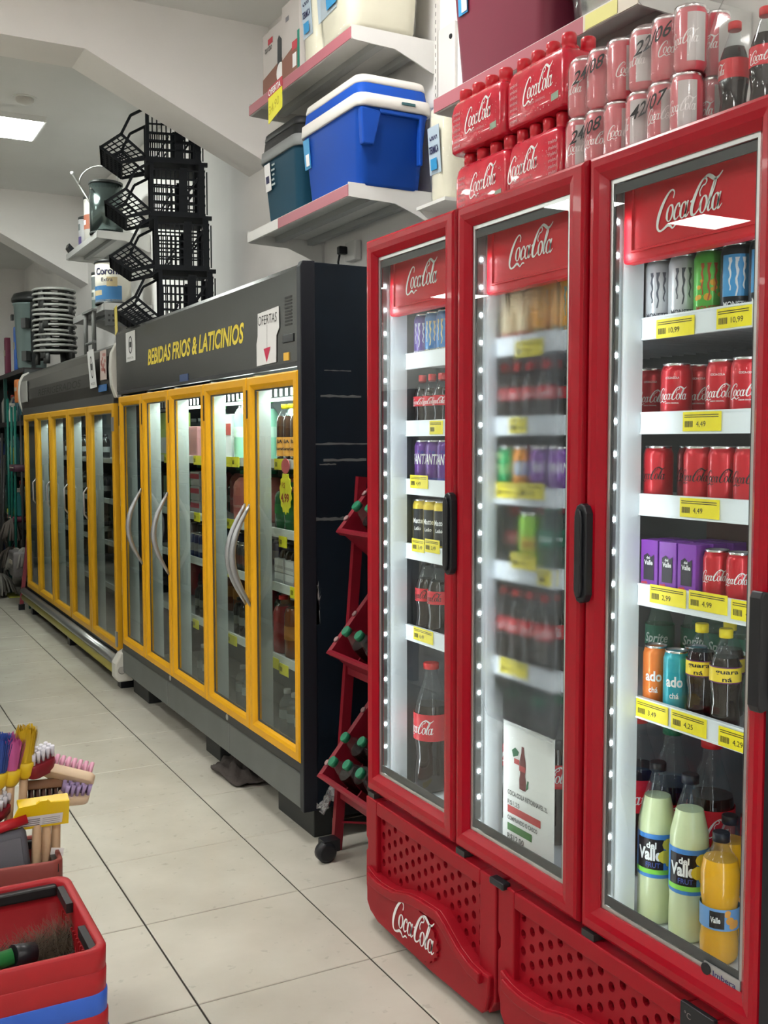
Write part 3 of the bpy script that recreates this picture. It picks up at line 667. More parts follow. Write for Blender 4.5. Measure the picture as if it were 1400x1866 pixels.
b = MB(); blob_art(8, 5, .31, .43, .009, .25, .8)(b, .0393, .262); b.build('fruit_print', mat('orange_fruit', (.80, .36, .06), .5), [c for c in OJ.o.children if c.name.startswith('label')][0])

S = [z-.003 for z in RAILZ]; F = FLOORZ
rt = lambda d: math.radians(d)
D3 = 'behind the near red door'; D2 = 'behind the misted red door'; D1 = 'behind the far red door'
# --- door 3
MW.put((.752, -2.334, S[0]), rt(38), 'white energy drink can, end of the top shelf ' + D3)
MW.put((.752, -2.402, S[0]), rt(44), 'white energy drink can next to the green one on the top shelf')
MG.put((.755, -2.469, S[0]), rt(42), 'green energy drink can with red claw mark on the top shelf')
MBl.put((.755, -2.540, S[0]), rt(42), 'blue and black energy drink can on the top shelf ' + D3)
MBl.put((.755, -2.610, S[0]), rt(40), 'blue and black energy drink can half hidden by the near door frame')
for k, (x, y) in enumerate(((.82, -2.35), (.82, -2.42), (.82, -2.49))): MW.put((x, y, S[0]), rt(60), 'white energy drink can in the back row of the top shelf', 'white energy cans in the back row')
for (x, y, a), l in zip(((.752, -2.386, 30), (.755, -2.508, 25), (.752, -2.574, 38)), ('largest red cola can in front on the second shelf ' + D3, 'red cola can with white script under the yellow 4,49 tag end', 'tall-standing red cola can at the edge of the near door, second shelf')): CK.put((x, y, S[1]), rt(a), l)
CK.put((.812, -2.252, S[1]), rt(36), 'red cola can set back at the panel end of the second shelf')
CK.put((.815, -2.390, S[1]), rt(35), 'red cola can set back between two front cans, second shelf')
for k, y in enumerate((-2.30, -2.46, -2.53)): CK.put((.885, y, S[1]), rt(50), 'red cola can in the back row of the second shelf', 'back row of red cola cans')
for (x, y, a), l in zip(((.755, -2.334, 18), (.752, -2.454, 22), (.752, -2.520, 28), (.752, -2.585, 30)), ('lone red cola can with black script beside the white panel', 'red can with black script beside the gap, third shelf', 'red can with black script, middle of the three on the third shelf', 'red can with black script cut off by the near door frame')): CZ.put((x, y, S[2]), rt(a), l)
CZ.put((.84, -2.345, S[2]), rt(40), 'red can with black script standing in shade at the back of the gap')
CM.put((.752, -2.506, S[3]), rt(30), 'small cola can with grey side panel beside the purple cartons')
CM.put((.752, -2.566, S[3]), rt(20), 'small cola can at the door edge of the purple carton shelf')
OC.put((.750, -2.342, S[4]), rt(36), 'slim orange can on the shelf with yellow-capped bottles')
TC.put((.750, -2.403, S[4]), rt(36), 'slim teal can between the orange can and a guarana bottle')
TC.put((.812, -2.395, S[4]), rt(60), 'second slim teal can hidden behind the first')
GU.put((.757, -2.465, S[4]), rt(34), 'dark guarana bottle with yellow cap beside the teal can')
GU.put((.755, -2.531, S[4]), rt(50), 'dark guarana bottle with yellow cap nearest the door frame')
GU.put((.825, -2.475, S[4]), rt(50), 'guarana bottle behind, only its yellow cap showing')
for k, (x, y) in enumerate(((.86, -2.235), (.90, -2.305), (.90, -2.375), (.90, -2.445), (.97, -2.27))): SP.put((x, y, S[4]), rt(30+9*k), 'clear green-labelled lemon-lime bottle at the back of the orange can shelf', 'lemon-lime bottles at the back')
DV.put((.770, -2.332, F), rt(36), 'pale lemonade bottle with black cap beside the white side panel')
DV.put((.770, -2.428, F), rt(36), 'pale lemonade bottle with black cap beside the orange juice')
OJ.put((.755, -2.529, F), rt(46), 'orange juice bottle with black cap on the cooler floor')
OJ.put((.842, -2.470, F), rt(40), 'orange juice bottle behind the front one, black cap showing')
C2L.put((.905, -2.355, F), rt(38), 'large cola bottle with red label behind the lemonade')
C2G.put((.905, -2.235, F), rt(30), 'large cola bottle with green cap behind the lemonade')
C2L.put((.945, -2.475, F), rt(30), 'large cola bottle at the back beside the near door frame')
C2L.put((.905, -2.12, F), rt(60), 'large cola bottle in the rear corner, mostly hidden')
# --- door 2 (misted)
for y, l in ((-1.840, 'cream coloured can, end of the top shelf ' + D2), (-1.906, 'cream coloured can beside the amber one ' + D2)): BG.put((.755, y, S[0]), rt(30), l)
OG.put((.755, -1.975, S[0]), rt(40), 'amber energy can on the top shelf ' + D2)
OG.put((.755, -2.044, S[0]), rt(40), 'second amber can, half hidden by the frame ' + D2)
for y, l in ((-1.815, 'first'), (-1.872, 'second'), (-1.929, 'third'), (-1.986, 'fourth')): SMC.put((.755, y, S[1]), rt(34), 'small cola bottle, %s from the white panel %s' % (l, D2))
SG.put((.755, -1.830, S[2]), rt(36), 'green soda can ' + D2); SO.put((.755, -1.898, S[2]), rt(36), 'orange soda can ' + D2); SV.put((.755, -1.970, S[2]), rt(36), 'violet soda can ' + D2); SV.put((.755, -2.037, S[2]), rt(36), 'violet soda can at the frame ' + D2)
LM.put((.755, -1.927, S[3]), rt(36), 'lime green soda can with yellow field ' + D2)
SP.put((.757, -1.990, S[3]), rt(36), 'green lemon-lime bottle beside the lime can ' + D2, scale=.72)
for x, y, l in ((.80, -1.815, 'front'), (.87, -1.86, 'rear')): SMC.put((x, y, S[3]), rt(36), 'small cola bottle in the %s row beside the lime can' % l)
for y, l in ((-1.818, 'first'), (-1.874, 'second'), (-1.930, 'third'), (-1.987, 'fourth')): C6.put((.756, y, S[4]), rt(34), 'cola bottle with red label, %s along the fifth shelf %s' % (l, D2), scale=.80)
for y, l in ((-1.66, 'beside the white panel'), (-1.768, 'at the middle'), (-1.876, 'at the frame')): C2G.put((.85, y, F), rt(34), 'green-capped cola bottle behind the paper notice, ' + l)
# --- door 1
MP.put((.755, -1.357, S[0]), rt(30), 'purple energy can on the top shelf ' + D1); MB2.put((.755, -1.420, S[0]), rt(30), 'azure energy can on the top shelf ' + D1); MB2.put((.755, -1.483, S[0]), rt(30), 'azure energy can, half hidden by the frame ' + D1)
for y, l in ((-1.350, 'first'), (-1.405, 'second'), (-1.460, 'third')): SMC.put((.754, y, S[1]), rt(28), 'small red-capped cola bottle, %s from the panel %s' % (l, D1))
for y, l in ((-1.362, 'nearer the white panel'), (-1.426, 'in the middle'), (-1.49, 'by the frame')): FG.put((.755, y, S[2]), rt(28), 'purple grape soda can %s %s' % (l, D1))
for y, l in ((-1.350, 'nearer the white panel'), (-1.410, 'in the middle'), (-1.470, 'by the frame')): YB.put((.754, y, S[3]), rt(28), 'yellow and black iced tea can %s %s' % (l, D1))
for y, l in ((-1.372, 'in front'), (-1.442, 'at the frame')): ZB.put((.755, y, S[4]), rt(24), 'black-capped cola bottle with red label %s %s' % (l, D1))
C2L.put((.768, -1.378, F), rt(14), 'large cola bottle standing alone on the cooler floor ' + D1)

# juice cartons
PUR = mat('carton_purple', (.24, .05, .42), .4); CB = mat('carton_black', (.03, .025, .04), .5); BERRY = mat('carton_berry', (.62, .05, .10), .5)
jc = thing('juice_carton', 'carton', 'carton')
MB().box(-.02, .02, -.0235, .0235, 0, .118).build('box', PUR, jc, bevel=.0015)
b = MB(); X = -.0212
b.add([(X, .014, .034), (X, -.014, .034), (X, -.014, .088), (X, -.006, .082), (X, .004, .090), (X, .014, .084)], [(0, 1, 2, 3, 4, 5)]); b.build('panel_print', CB, jc)
b = MB(); text_into(b, 'del', flat(-.0216, .006, .078), .006, bold=.02); text_into(b, 'Valle', flat(-.0216, .012, .066), .010, .023, bold=.03); b.build('word_print', WHITE, jc)
b = MB(); rg = random.Random(2)
for _ in range(9):
    yy, zz = rg.uniform(-.017, .017), rg.uniform(.008, .026); b.add([(X-.0003, yy+.005*math.cos(t), zz+.005*math.sin(t)) for t in [k*PI/4 for k in range(8)]], [tuple(range(8))])
b.build('berry_print', BERRY, jc)
JC = Proto(jc)
for y, l in ((-2.345, 'beside the white panel'), (-2.399, 'in the middle of the front row'), (-2.453, 'beside the small cola can')): JC.put((.742, y, S[3]), rt(4), 'purple juice carton ' + l)
for x, y in ((.79, -2.345), (.79, -2.399), (.79, -2.453), (.838, -2.41), (.838, -2.46)): JC.put((x, y, S[3]), rt(2), 'purple juice carton in the rows behind the front three', 'purple cartons in the back rows')
# brown bottle crate behind them
bc = thing('brown_bottle_crate', 'brown plastic bottle crate at the back behind the purple cartons', 'crate', (1.02, -2.525, S[3]))
BRN = mat('crate_brown', (.10, .035, .025), .5); q = MB()
q.box(-.13, .14, -.185, .185, 0, .01).box(-.13, -.118, -.185, .185, .01, .155).box(.128, .14, -.185, .185, .01, .155).box(-.118, .128, -.185, -.173, .01, .155).box(-.118, .128, .173, .185, .01, .155)
q.build('body', BRN, bc, bevel=.002)
for k in range(5): MB().lathe([(.012, .0), (.012, .03), (.013, .03), (.013, .045)], 12, (-.06, -.14+k*.07, .125)).build('bottle_neck', mat('brown_glass', (.06, .02, .01), .15), bc)
# paper notice behind the misted door
pn = thing('paper_notice', 'white paper notice about returnable bottles standing behind the misted door', 'notice', (.700, -1.955, F))
MB().box(0, .0015, -.106, .104, .004, .335).build('sheet', mat('paper_white', (.70, .70, .68), .7), pn)
x = -.0008; b = MB(); text_into(b, 'COCA COLA RETORNAVEL 2L', flat(x, .083, .150), .012, .165, bold=.02); text_into(b, 'R$1,25', flat(x, .083, .125), .012, .05); text_into(b, 'COMPRANDO O CASCO', flat(x, .083, .085), .011, .125, bold=.02); text_into(b, 'R$12,00', flat(x, .083, .035), .015, .07, bold=.02)
b.build('text_print', mat('grey_print', (.10, .10, .10), .7), pn)
MB().add([(x, .083, .103), (x, -.055, .103), (x, -.055, .122), (x, .083, .122)], [(0, 1, 2, 3)]).build('red_bar', mat('bar_red', (.45, .05, .05), .7), pn)
MB().add([(x, .083, .057), (x, -.02, .057), (x, -.02, .076), (x, .083, .076)], [(0, 1, 2, 3)]).build('green_bar', mat('bar_green', (.06, .18, .05), .7), pn)
b = MB(); prof = [(0, .175), (.013, .176), (.014, .20), (.010, .215), (.0135, .235), (.012, .25), (.006, .268), (.005, .285), (0, .285)]
b.add([(x, .02-r_, z) for r_, z in prof]+[(x, .02+r_, z) for r_, z in reversed(prof[1:-1])], [tuple(range(2*len(prof)-2))]); b.build('bottle_print', mat('print_darkred', (.13, .02, .02), .7), pn)
b = MB(); b.add([(x, .060, .25), (x, .040, .258), (x, .036, .268), (x, .052, .276), (x, .066, .266)], [(0, 1, 2, 3, 4)]); b.add([(x, -.002, .185), (x, .006, .178), (x, .0, .205), (x, -.006, .205)], [(0, 1, 2, 3)]); b.build('arrow_print', mat('print_green', (.02, .12, .05), .7), pn)
b = MB(); b.add([(x-.0002, .056, .235), (x-.0002, .034, .235), (x-.0002, .034, .248), (x-.0002, .056, .248)], [(0, 1, 2, 3)]); b.add([(x-.0002, .034, .222), (x-.0002, .008, .222), (x-.0002, .008, .236), (x-.0002, .034, .236)], [(0, 1, 2, 3)]); b.build('label_print', mat('print_red', (.4, .05, .05), .7), pn)
# ================================================================== black cooler with yellow doors
YEL = mat('door_yellow', (.70, .35, .006), .4, spec=.25, var=.06, vscale=4)
NAVY = mat('side_navy', (.004, .0095, .017), .5, var=.25, vscale=5, spec=.25)
HEADS = mat('header_steel', (.034, .036, .033), .27, metal=.35, var=.18, vscale=2.2)
BASEG = mat('base_grey', (.105, .115, .11), .45, var=.1, vscale=6)
POST = mat('mullion_aluminium', (.50, .54, .53), .35, metal=.25)
INTER = mat('cooler_inside', (.16, .18, .18), .5)
HANDG = mat('handle_grey', (.32, .33, .34), .3, metal=.6)
GLASS2 = glass_mat('yellow_door_glass', (.88, .92, .90), 1.5, refl=1.15)
yc = thing('yellow_door_cooler', 'black five-door cooler with yellow door frames and dark lettered header', 'cooler')
YA, YZ = -.665, 1.925
b = MB(); b.box(.69, 1.25, YA, YA+.03, .12, 2.062); b.build('side_panel', NAVY, yc, bevel=.003)
MB().box(.69, 1.25, YZ-.03, YZ, .12, 2.06).build('side_panel', NAVY, yc)
MB().box(1.22, 1.25, YA+.03, YZ-.03, .12, 2.06).box(.70, 1.22, YA+.03, YZ-.03, 2.03, 2.055).box(.70, 1.22, YA+.03, YZ-.03, .14, .20).build('cabinet', INTER, yc)
MB().box(.668, .690, YA+.012, YZ-.012, 1.705, 1.722).build('top_strip', BLACK, yc)
h = MB().prism_xz([(.668, 1.722), (.668, 2.040), (.678, 2.056), (.72, 2.062), (.72, 1.722)], YA+.03, YZ); hd = h.build('header', HEADS, yc)
MB().prism_xz([(.664, .118), (.664, 2.045), (.674, 2.064), (.72, 2.066), (.72, .118)], YA-.004, YA+.030).build('corner_post', DARK, yc, bevel=.003)
MB().box(.672, .70, YA+.03, YZ-.01, .248, .305).build('bottom_strip', BLACK, yc)
MB().box(.668, .71, YA+.03, YZ, .122, .250).build('base_panel', BASEG, yc, bevel=.004)
for q in (0.12, 1.02): MB().box(.6665, .668, q, q+.006, .124, .248).build('panel_seam', mat('seam_light', (.2, .21, .2), .5), yc)
for q in (.15, .98): MB().lathe([(.014, 0), (.012, .003)], 12).xf(Matrix.Translation((.672, q, .272)) @ Matrix.Rotation(-PI/2, 4, 'Y')).build('screw_cover', mat('screw_chrome', (.5, .5, .48), .3, metal=.8), yc)
for q0, q1 in ((-.62, -.28), (.40, .60), (1.58, 1.90)): MB().box(.725, .80, q0, q1, .0, .12).build('plinth_foot', mat('plinth_black', (.02, .022, .022), .5), yc, bevel=.004)
MB().box(.80, 1.2, YA+.05, YZ-.05, .06, .125).build('underside', BLACK, yc)
# scratches and screw heads on the near side panel
sc = MB()
for x0, x1, z, t in ((.755, .86, 1.690, .002), (.74, .90, 1.60, .005), (.69, .93, 1.432, .004), (.75, .92, 1.374, .005), (.71, .84, 1.165, .007), (.735, .80, 1.36, .003)):
    m = 9; top = [(x0+(x1-x0)*k/m, z+t*(.5+random.random())) for k in range(m+1)]; bot = [(x0+(x1-x0)*k/m, z-t*(.3+random.random()*.5)) for k in range(m+1)]
    sc.add([(x, YA-.0006, zz) for x, zz in top+bot], [(k, k+1, m+2+k, m+1+k) for k in range(m)])
sc.build('scratches', mat('scratch_grey', (.13, .14, .14), .6), yc, kind='stuff')
rv = MB()
for k in range(16): rv.add([(.704+.003*math.cos(a), YA-.0008, .42+k*.088+.003*math.sin(a)) for a in [j*PI/3 for j in range(6)]], [tuple(range(6))])
for k in range(9): rv.add([(random.uniform(.70, .74)+.002*math.cos(a), YA-.0008, random.uniform(.78, .95)+.002*math.sin(a)) for a in [j*PI/3 for j in range(6)]], [tuple(range(6))])
rv.build('screw_heads', mat('screw_pale', (.35, .36, .36), .4), yc, kind='stuff')
# header lettering, notices, controls
x = .6672
b = MB(); text_into(b, 'BEBIDAS FRIOS & LATICINIOS', flat(x, 1.275, 1.832), .078, 1.385, shear=.22, bold=.03); b.build('lettering', mat('letter_yellow', (.70, .55, .04), .5), hd, label='yellow slanted lettering')
pn = thing('offer_notice', 'white paper notice reading OFERTAS with a red arrow on the header', 'notice', (.6650, -.36, 1.727))
MB().prism_yz([(.108, 0), (-.085, .004), (-.088, .10), (-.115, .125), (-.112, .203), (.093, .196), (.096, .11), (.108, .085)], -.0010, .0006).build('sheet', mat('notice_paper', (.66, .66, .65), .7), pn)
b = MB(); text_into(b, 'OFERTAS', flat(-.0018, .088, .150), .036, .185, shear=.1); b.build('text_print', INK, pn)
MB().add([(-.0018, .034, .060), (-.0018, -.034, .064), (-.0018, .004, .008)], [(0, 1, 2)]).build('arrow_print', mat('arrow_red', (.5, .02, .07), .6), pn)
MB().add([(-.0016, .002, .06), (-.0016, -.002, .06), (-.0016, -.004, .145), (-.0016, 0, .145)], [(0, 1, 2, 3)]).build('arrow_line', mat('line_grey', (.25, .25, .25), .6), pn)
def inverter_notice(loc, w, h_, label, tilt=0):
    t = thing('energy_label', label, 'label', loc)
    MB().box(-.001, .0004, -w/2, w/2, 0, h_).build('sheet', mat('notice_paper', (.66, .66, .65), .7), t)
    b = MB(); k = 16; cy, cz = 0, h_*.55
    for s0, s1 in ((.0, 1),):
        ring = [(w*.2*math.cos(a), cz+h_*.30*math.sin(a)) for a in [2*PI*j/k for j in range(k)]]; inn = [(w*.13*math.cos(a), cz+h_*.25*math.sin(a)) for a in [2*PI*j/k for j in range(k)]]
        b.add([(-.0014, *p) for p in ring+inn], [(j, (j+1) % k, k+(j+1) % k, k+j) for j in range(k)])
    b.add([(-.0014, .10*w, cz-.08*h_), (-.0014, -.10*w, cz-.08*h_), (-.0014, -.10*w, cz+.10*h_), (-.0014, .10*w, cz+.10*h_)], [(0, 1, 2, 3)])
    b.build('emblem_print', INK, t)
    b = MB(); text_into(b, 'PROCEL', flat(-.0014, w*.33, h_*.08), h_*.07, w*.66); b.build('text_print', mat('grey_print', (.16, .16, .16), .7), t); return t
inverter_notice((.6655, 1.60, 1.872), .19, .158, 'small white label with a black oval mark at the far end of the lettered header')
MB().box(.6645, .668, .61, .73, 1.717, 1.750).build('blue_sticker', mat('sticker_blue', (.03, .06, .16), .5), hd)
MB().box(.664, .668, -.603, -.505, 1.793, 1.822).build('controller', BLACK, hd, bevel=.002)
MB().box(.664, .668, -.56, -.515, 1.730, 1.758).build('warning_sticker', mat('sticker_orange', (.72, .42, .05), .5), hd)
vt = MB()
for k in range(9): vt.box(.6660, .668, -.585, -.525, 1.853+k*.012, 1.859+k*.012)
vt.build('vent_slots', mat('vent_dark', (.03, .03, .03), .6), hd, kind='stuff')

# inside: posts, shelves, light
BY = [-.648, -.150, .375, .905, 1.385, 1.862]
PY = BY[:]
for i, y in enumerate(BY[1:-1]):
    MB().box(.692, .756, y-.012, y+.008, .20, 1.70).build('mullion', POST, yc)
MB().box(.692, .756, BY[-1]-.012, BY[-1]+.03, .20, 1.70).build('mullion', POST, yc)
YSH = [1.365, 1.088, .868, .575]
ysh = []
for z in YSH:
    s = MB()
    s.box(.80, 1.20, YA+.04, YZ-.04, z-.016, z-.010)
    so = s.build('shelf', mat('yellow_cooler_shelf', (.40, .43, .43), .4), yc); ysh.append(so)
    MB().box(.790, .80, YA+.04, YZ-.04, z-.030, z+.006).build('price_rail', mat('grey_rail', (.62, .65, .64), .35), so)
gr = MB()
for k in range(46): gr.box(.80, .805, YA+.06+k*.055, YA+.075+k*.055, 1.62, 1.69)
gr.box(.798, .80, YA+.05, YZ-.05, 1.60, 1.615); gr.build('air_grille', mat('grille_grey', (.35, .37, .37), .4), yc, kind='stuff')
TUBE = mat('tube_light', (.93, 1.0, .98), .5, emit=6)
for q0, q1 in ((YA+.06, .36), (.40, 1.37)): MB().tube([(.775, q0, 1.668), (.775, q1, 1.668)], .012, 10).build('light_tube', TUBE, yc)
area('tube_light', (.78, .35, 1.655), (.45, 0, -.9), 1.9, .04, TOPLIGHT, (.9, 1, .97), yc)
def ytag(si, y, w=.085, drop=0.0, n=1, text=''):
    t = MB().box(.7865, .7885, y-w/2, y+w/2, YSH[si]-.036-drop, YSH[si]+.008-drop)
    for q in range(5): t.add([(.7860, y+w/2-.008-q*.005, YSH[si]-.024-drop), (.7860, y+w/2-.0105-q*.005, YSH[si]-.024-drop), (.7860, y+w/2-.0105-q*.005, YSH[si]-.006-drop), (.7860, y+w/2-.008-q*.005, YSH[si]-.006-drop)], [(0, 1, 2, 3)], 1)
    t.build('price_tag', [mat('tag_lemon', (.80, .76, .03), .5), INK], ysh[si])
for a in ((0, -.18, .12), (0, .33, .09), (0, .43, .10), (0, .86, .12), (0, 1.37, .10), (1, -.20, .08, .03), (1, .40, .11, .0), (1, .88, .09), (2, .42, .08), (2, -.30, .06), (3, -.10, .09, .02), (3, -.20, .09, .03), (3, .40, .12, .01), (3, .92, .09, .02), (2, 1.30, .08)): ytag(*a)
# hanging starburst price card
hc = thing('price_card', 'yellow and red starburst price card hanging behind the nearest yellow door', 'price card', (.782, -.245, 1.16))
b = MB(); k = 28; b.prism_yz([(.062*math.cos(a)*(1 if j % 2 else .86), .08+.085*math.sin(a)*(1 if j % 2 else .88)) for j, a in enumerate([2*PI*j/k for j in range(k)])], -.001, .001); b.build('card', mat('tag_lemon', (.80, .76, .03), .5), hc)
b = MB(); k = 16; b.prism_yz([(.04*math.cos(a), .185+.03*math.sin(a)) for a in [2*PI*j/k for j in range(k)]], -.0012, .001); b.build('medallion', mat('medal_red', (.55, .10, .12), .5), hc)
b = MB(); text_into(b, 'R$', flat(-.0016, .035, .10), .022); text_into(b, '4,99', flat(-.0016, .045, .045), .034, .08, bold=.03); b.build('text_print', mat('card_ink', (.35, .05, .02), .6), hc)
# doors
for i in range(5):
    y0, y1 = BY[i]+.003, BY[i+1]-.003; z0, z1 = .292, 1.690
    d = frame_ring(y0, y1, z0, z1, [(0, .690), (0, .664), (.006, .658), (.032, .658), (.042, .664), (.050, .672), (.050, .690)]).build('door', YEL, yc)
    MB().box(.676, .680, y0+.046, y1-.046, z0+.046, z1-.046).build('glass_pane', GLASS2, d)
    frame_ring(y0+.05, y1-.05, z0+.05, z1-.05, [(0, .681), (0, .6745), (.006, .6745), (.006, .681)]).build('gasket', GASKET, d)
    if i in (1, 3, 4, 0):
        # long bowed pull handle
        yy = {0: y1-.020, 1: y0+.022, 3: y0+.022, 4: y0+.02}[i]
        dy = {0: -.02, 1: -.03, 3: -.03, 4: -.03}[i]
        pts = []
        for k in range(13):
            t = k/12; bow = math.sin(PI*t); pts.append((.660-.075*bow, yy+dy*bow*-1.2*0, .795+.40*t))
        hb = MB(); hb.tube(pts, [.006+.008*math.sin(PI*min(1, max(0, k/12))) for k in range(13)], 8); hb.build('handle', HANDG, d)
    MB().box(.6555, .664, y1-.012, y1-.002, z1-.16, z1-.05).build('hinge_slot', BLACK, d)

# --- products
WATER = glass_mat('water_bottle', (.80, .87, .88), 1.33, refl=1.2, haze=.22, hazecol=(.45, .5, .5))
GPET = mat('green_pet', (.16, .50, .30), .25, coat=.3); DKBR = mat('brown_malt', (.035, .016, .010), .2, coat=.3)
PINKM = mat('pink_milk', (.52, .17, .15), .4); GRN = mat('soda_green', (.01, .17, .045), .15, coat=.4); AMB = mat('amber_drink', (.20, .055, .015), .15, coat=.4)
REDD = mat('red_drink', (.28, .02, .025), .2, coat=.3)
LABOR = mat('label_orange', (.55, .26, .05), .5)
MALT = bottle_proto('malt_drink_bottle', .235, .034, .80, DKBR, CAPYEL, LABOR, (.12, .44), both(word_art('BA', .34, .06, .8), word_art('Guarana', .22, .055, 1.5)), INK, shape='straight')
TALLG = bottle_proto('green_water_bottle', .275, .042, .84, mat('mint_water', (.35, .68, .52), .25, coat=.3), mat('cap_lime', (.10, .62, .12), .4), mat('label_mint', (.55, .75, .65), .5), (.38, .55), shape='straight')
PINK = bottle_proto('pink_milk_bottle', .235, .055, .86, PINKM, CAPGRN, mat('label_pink', (.48, .14, .14), .5), (.18, .52), word_art('Frutas', .30, .07, 1.2), mat('print_pale', (.6, .4, .4), .5), shape='straight')
GRB = bottle_proto('green_soda_bottle', .200, .045, .80, GRN, CAPGRN, mat('label_green', (.02, .22, .05), .5), (.35, .55), shape='straight')
WAT = bottle_proto('water_bottle', .215, .034, .82, WATER, mat('cap_white', (.6, .62, .62), .4), mat('label_water', (.30, .36, .36), .5), (.45, .62), shape='straight', clear=WATER)
AMBB = bottle_proto('amber_drink_bottle', .255, .045, .80, AMB, mat('cap_white', (.6, .62, .62), .4), mat('label_amber', (.42, .18, .04), .5), (.30, .52), shape='straight')
REDB = bottle_proto('red_drink_bottle', .24, .045, .82, REDD, CAPRED, None, None, shape='straight')
DARKB = bottle_proto('dark_beer_bottle', .215, .033, .84, mat('beer_dark', (.012, .012, .010), .15, coat=.3), CAPBLK, mat('label_silver', (.22, .23, .22), .4), (.30, .52), shape='straight')
DCAN = can_proto('dark_beer_can', .125, .030, cm('can_charcoal', (.05, .055, .06)), band_art(.30, .62, -.8, .8), mat('can_oval_red', (.14, .05, .04), .4))
BCAN = can_proto('blue_beer_can', .125, .030, cm('can_navy', (.02, .04, .14)), band_art(.30, .62, -.8, .8), mat('can_oval_pale', (.25, .26, .28), .4))
YS = [z-.010 for z in YSH]; YF_ = .202
pos = ['nearest', 'second', 'third', 'fourth', 'fifth']
for k, y in enumerate((-.10, -.17, -.24, -.31)): MALT.put((.842, y, YS[0]), rt(26), 'brown malt bottle with yellow cap and orange label, top shelf, %s yellow door' % 'first', 'malt bottles on the top shelf')
for k, (x, y) in enumerate(((.93, -.02), (.93, -.12))): TALLG.put((x, y, YS[0]), rt(20), 'pale green bottle with lime cap behind the malt bottles', 'green bottles behind the malt')
TALLG.put((.85, .395, YS[0]), rt(20), 'tall pale green bottle behind the second yellow door', scale=1.0)
TALLG.put((.95, .335, YS[0]), rt(20), 'pale green bottle further back behind the second yellow door')
for k, (x, y) in enumerate(((.86, -.06), (.86, -.155))): GRB.put((x, y, YS[1]), rt(20), 'green soda bottle beside the price card', 'green soda bottles')
PINK.put((.862, .405, YS[1]), rt(22), 'pink milk bottle with green cap behind the second yellow door')
PINK.put((.975, .36, YS[1]), rt(22), 'second pink milk bottle, behind the first')
# boxes, trays
def carton(name, label, cat, loc, size, m, rz=0, stripes=None):
    t = thing(name, label, cat, loc, rz); MB().box(-size[0]/2, size[0]/2, -size[1]/2, size[1]/2, 0, size[2]).build('box', m, t, bevel=.003)
    if stripes:
        for z0_, z1_, mm in stripes: MB().box(-size[0]/2-.0012, -size[0]/2, -size[1]/2+.002, size[1]/2-.002, size[2]*z0_, size[2]*z1_).build('print_band', mm, t)
    return t
WTR = mat('tray_white', (.62, .63, .64), .5); GYB = mat('tray_grey', (.40, .41, .42), .5)
for k in range(2): carton('yogurt_pack', 'white yogurt pack under the green bottles, %s of two' % ('lower', 'upper')[k], 'pack', (.86, -.06-.0, YS[1]+.0), (.10, .14, .055), WTR) if False else None
for k, y in enumerate((-.03, -.135)):
    for j in range(2): carton('yogurt_pack', 'white yogurt pack, %s of the %s stack below the starburst card' % (('lower', 'upper')[j], ('farther', 'nearer')[k]), 'pack', (.835+.0, y-.08, YS[2]+.128+j*.0-.128+j*.056), (.06, .09, .054), WTR, stripes=[(.3, .5, GYB)])
carton('milk_carton', 'white milk carton with red top behind the second yellow door', 'carton', (.86, .52, YS[0]), (.08, .09, .21), WTR, stripes=[(.55, .8, mat('milk_red', (.4, .06, .05), .5))])
carton('milk_carton', 'white milk carton beside the red-topped one', 'carton', (.93, .50, YS[0]), (.07, .07, .26), WTR)
carton('pink_drink_pack', 'pink wrapped drink pack on the top shelf, third yellow door', 'pack', (.86, .98, YS[0]), (.12, .16, .16), mat('pack_pink', (.36, .16, .16), .4))
for j in range(3): carton('red_white_pack', 'white pack with red band, %s of three behind the third yellow door' % ('bottom', 'middle', 'top')[j], 'pack', (.86, .98, YS[1]+.072*j), (.10, .14, .070), mat('pack_grey', (.30, .31, .33), .5), stripes=[(.5, .85, mat('pack_red', (.35, .02, .05), .5))])
carton('yellow_green_pack', 'yellow-green drink pack on the top shelf, fourth yellow door', 'pack', (.86, 1.46, YS[0]), (.12, .17, .24), mat('pack_lime', (.45, .55, .15), .5), stripes=[(.1, .45, WTR)])
carton('orange_bag', 'brown-orange snack bag hanging behind the fourth yellow door', 'bag', (.83, 1.40, 1.53), (.03, .10, .13), mat('bag_brown', (.28, .13, .04), .5))
carton('grey_drink_pack', 'grey drink pack on the top shelf, farthest yellow door', 'pack', (.86, 1.80, YS[0]), (.12, .14, .22), mat('pack_slate', (.10, .12, .13), .5))
carton('green_grey_pack', 'green and grey pack on the second shelf, fourth yellow door', 'pack', (.86, 1.45, YS[1]), (.10, .14, .18), mat('pack_moss', (.08, .14, .07), .5), stripes=[(.1, .5, mat('pack_grey', (.30, .31, .33), .5))])
carton('dark_red_box', 'dark blue and red box leaning on the second shelf by the nearest door', 'box', (.83, -.30, YS[2]+.005), (.05, .07, .17), mat('box_navy', (.03, .025, .09), .5), stripes=[(0, .15, mat('pack_red', (.35, .02, .05), .5))])
for si, door, ys, pr_ in ((2, 1, (.31, .375, .44, .505), DCAN), (2, 2, (.93, .995, 1.06), BCAN), (1, 3, (1.36,), DCAN)):
    for y in ys: pr_.put((.84, y, YS[si]), rt(24), '%s beer can in the row behind the %s yellow door' % ('dark' if pr_ is DCAN else 'navy', pos[door]), '%s cans behind the %s yellow door' % ('dark' if pr_ is DCAN else 'navy', pos[door]))
for y in (-.09, -.15, -.21, -.27, -.33): DARKB.put((.845, y, YS[2]-.0), rt(24), 'dark beer bottle on the third shelf, nearest yellow door', 'dark bottles, nearest yellow door', scale=.78)
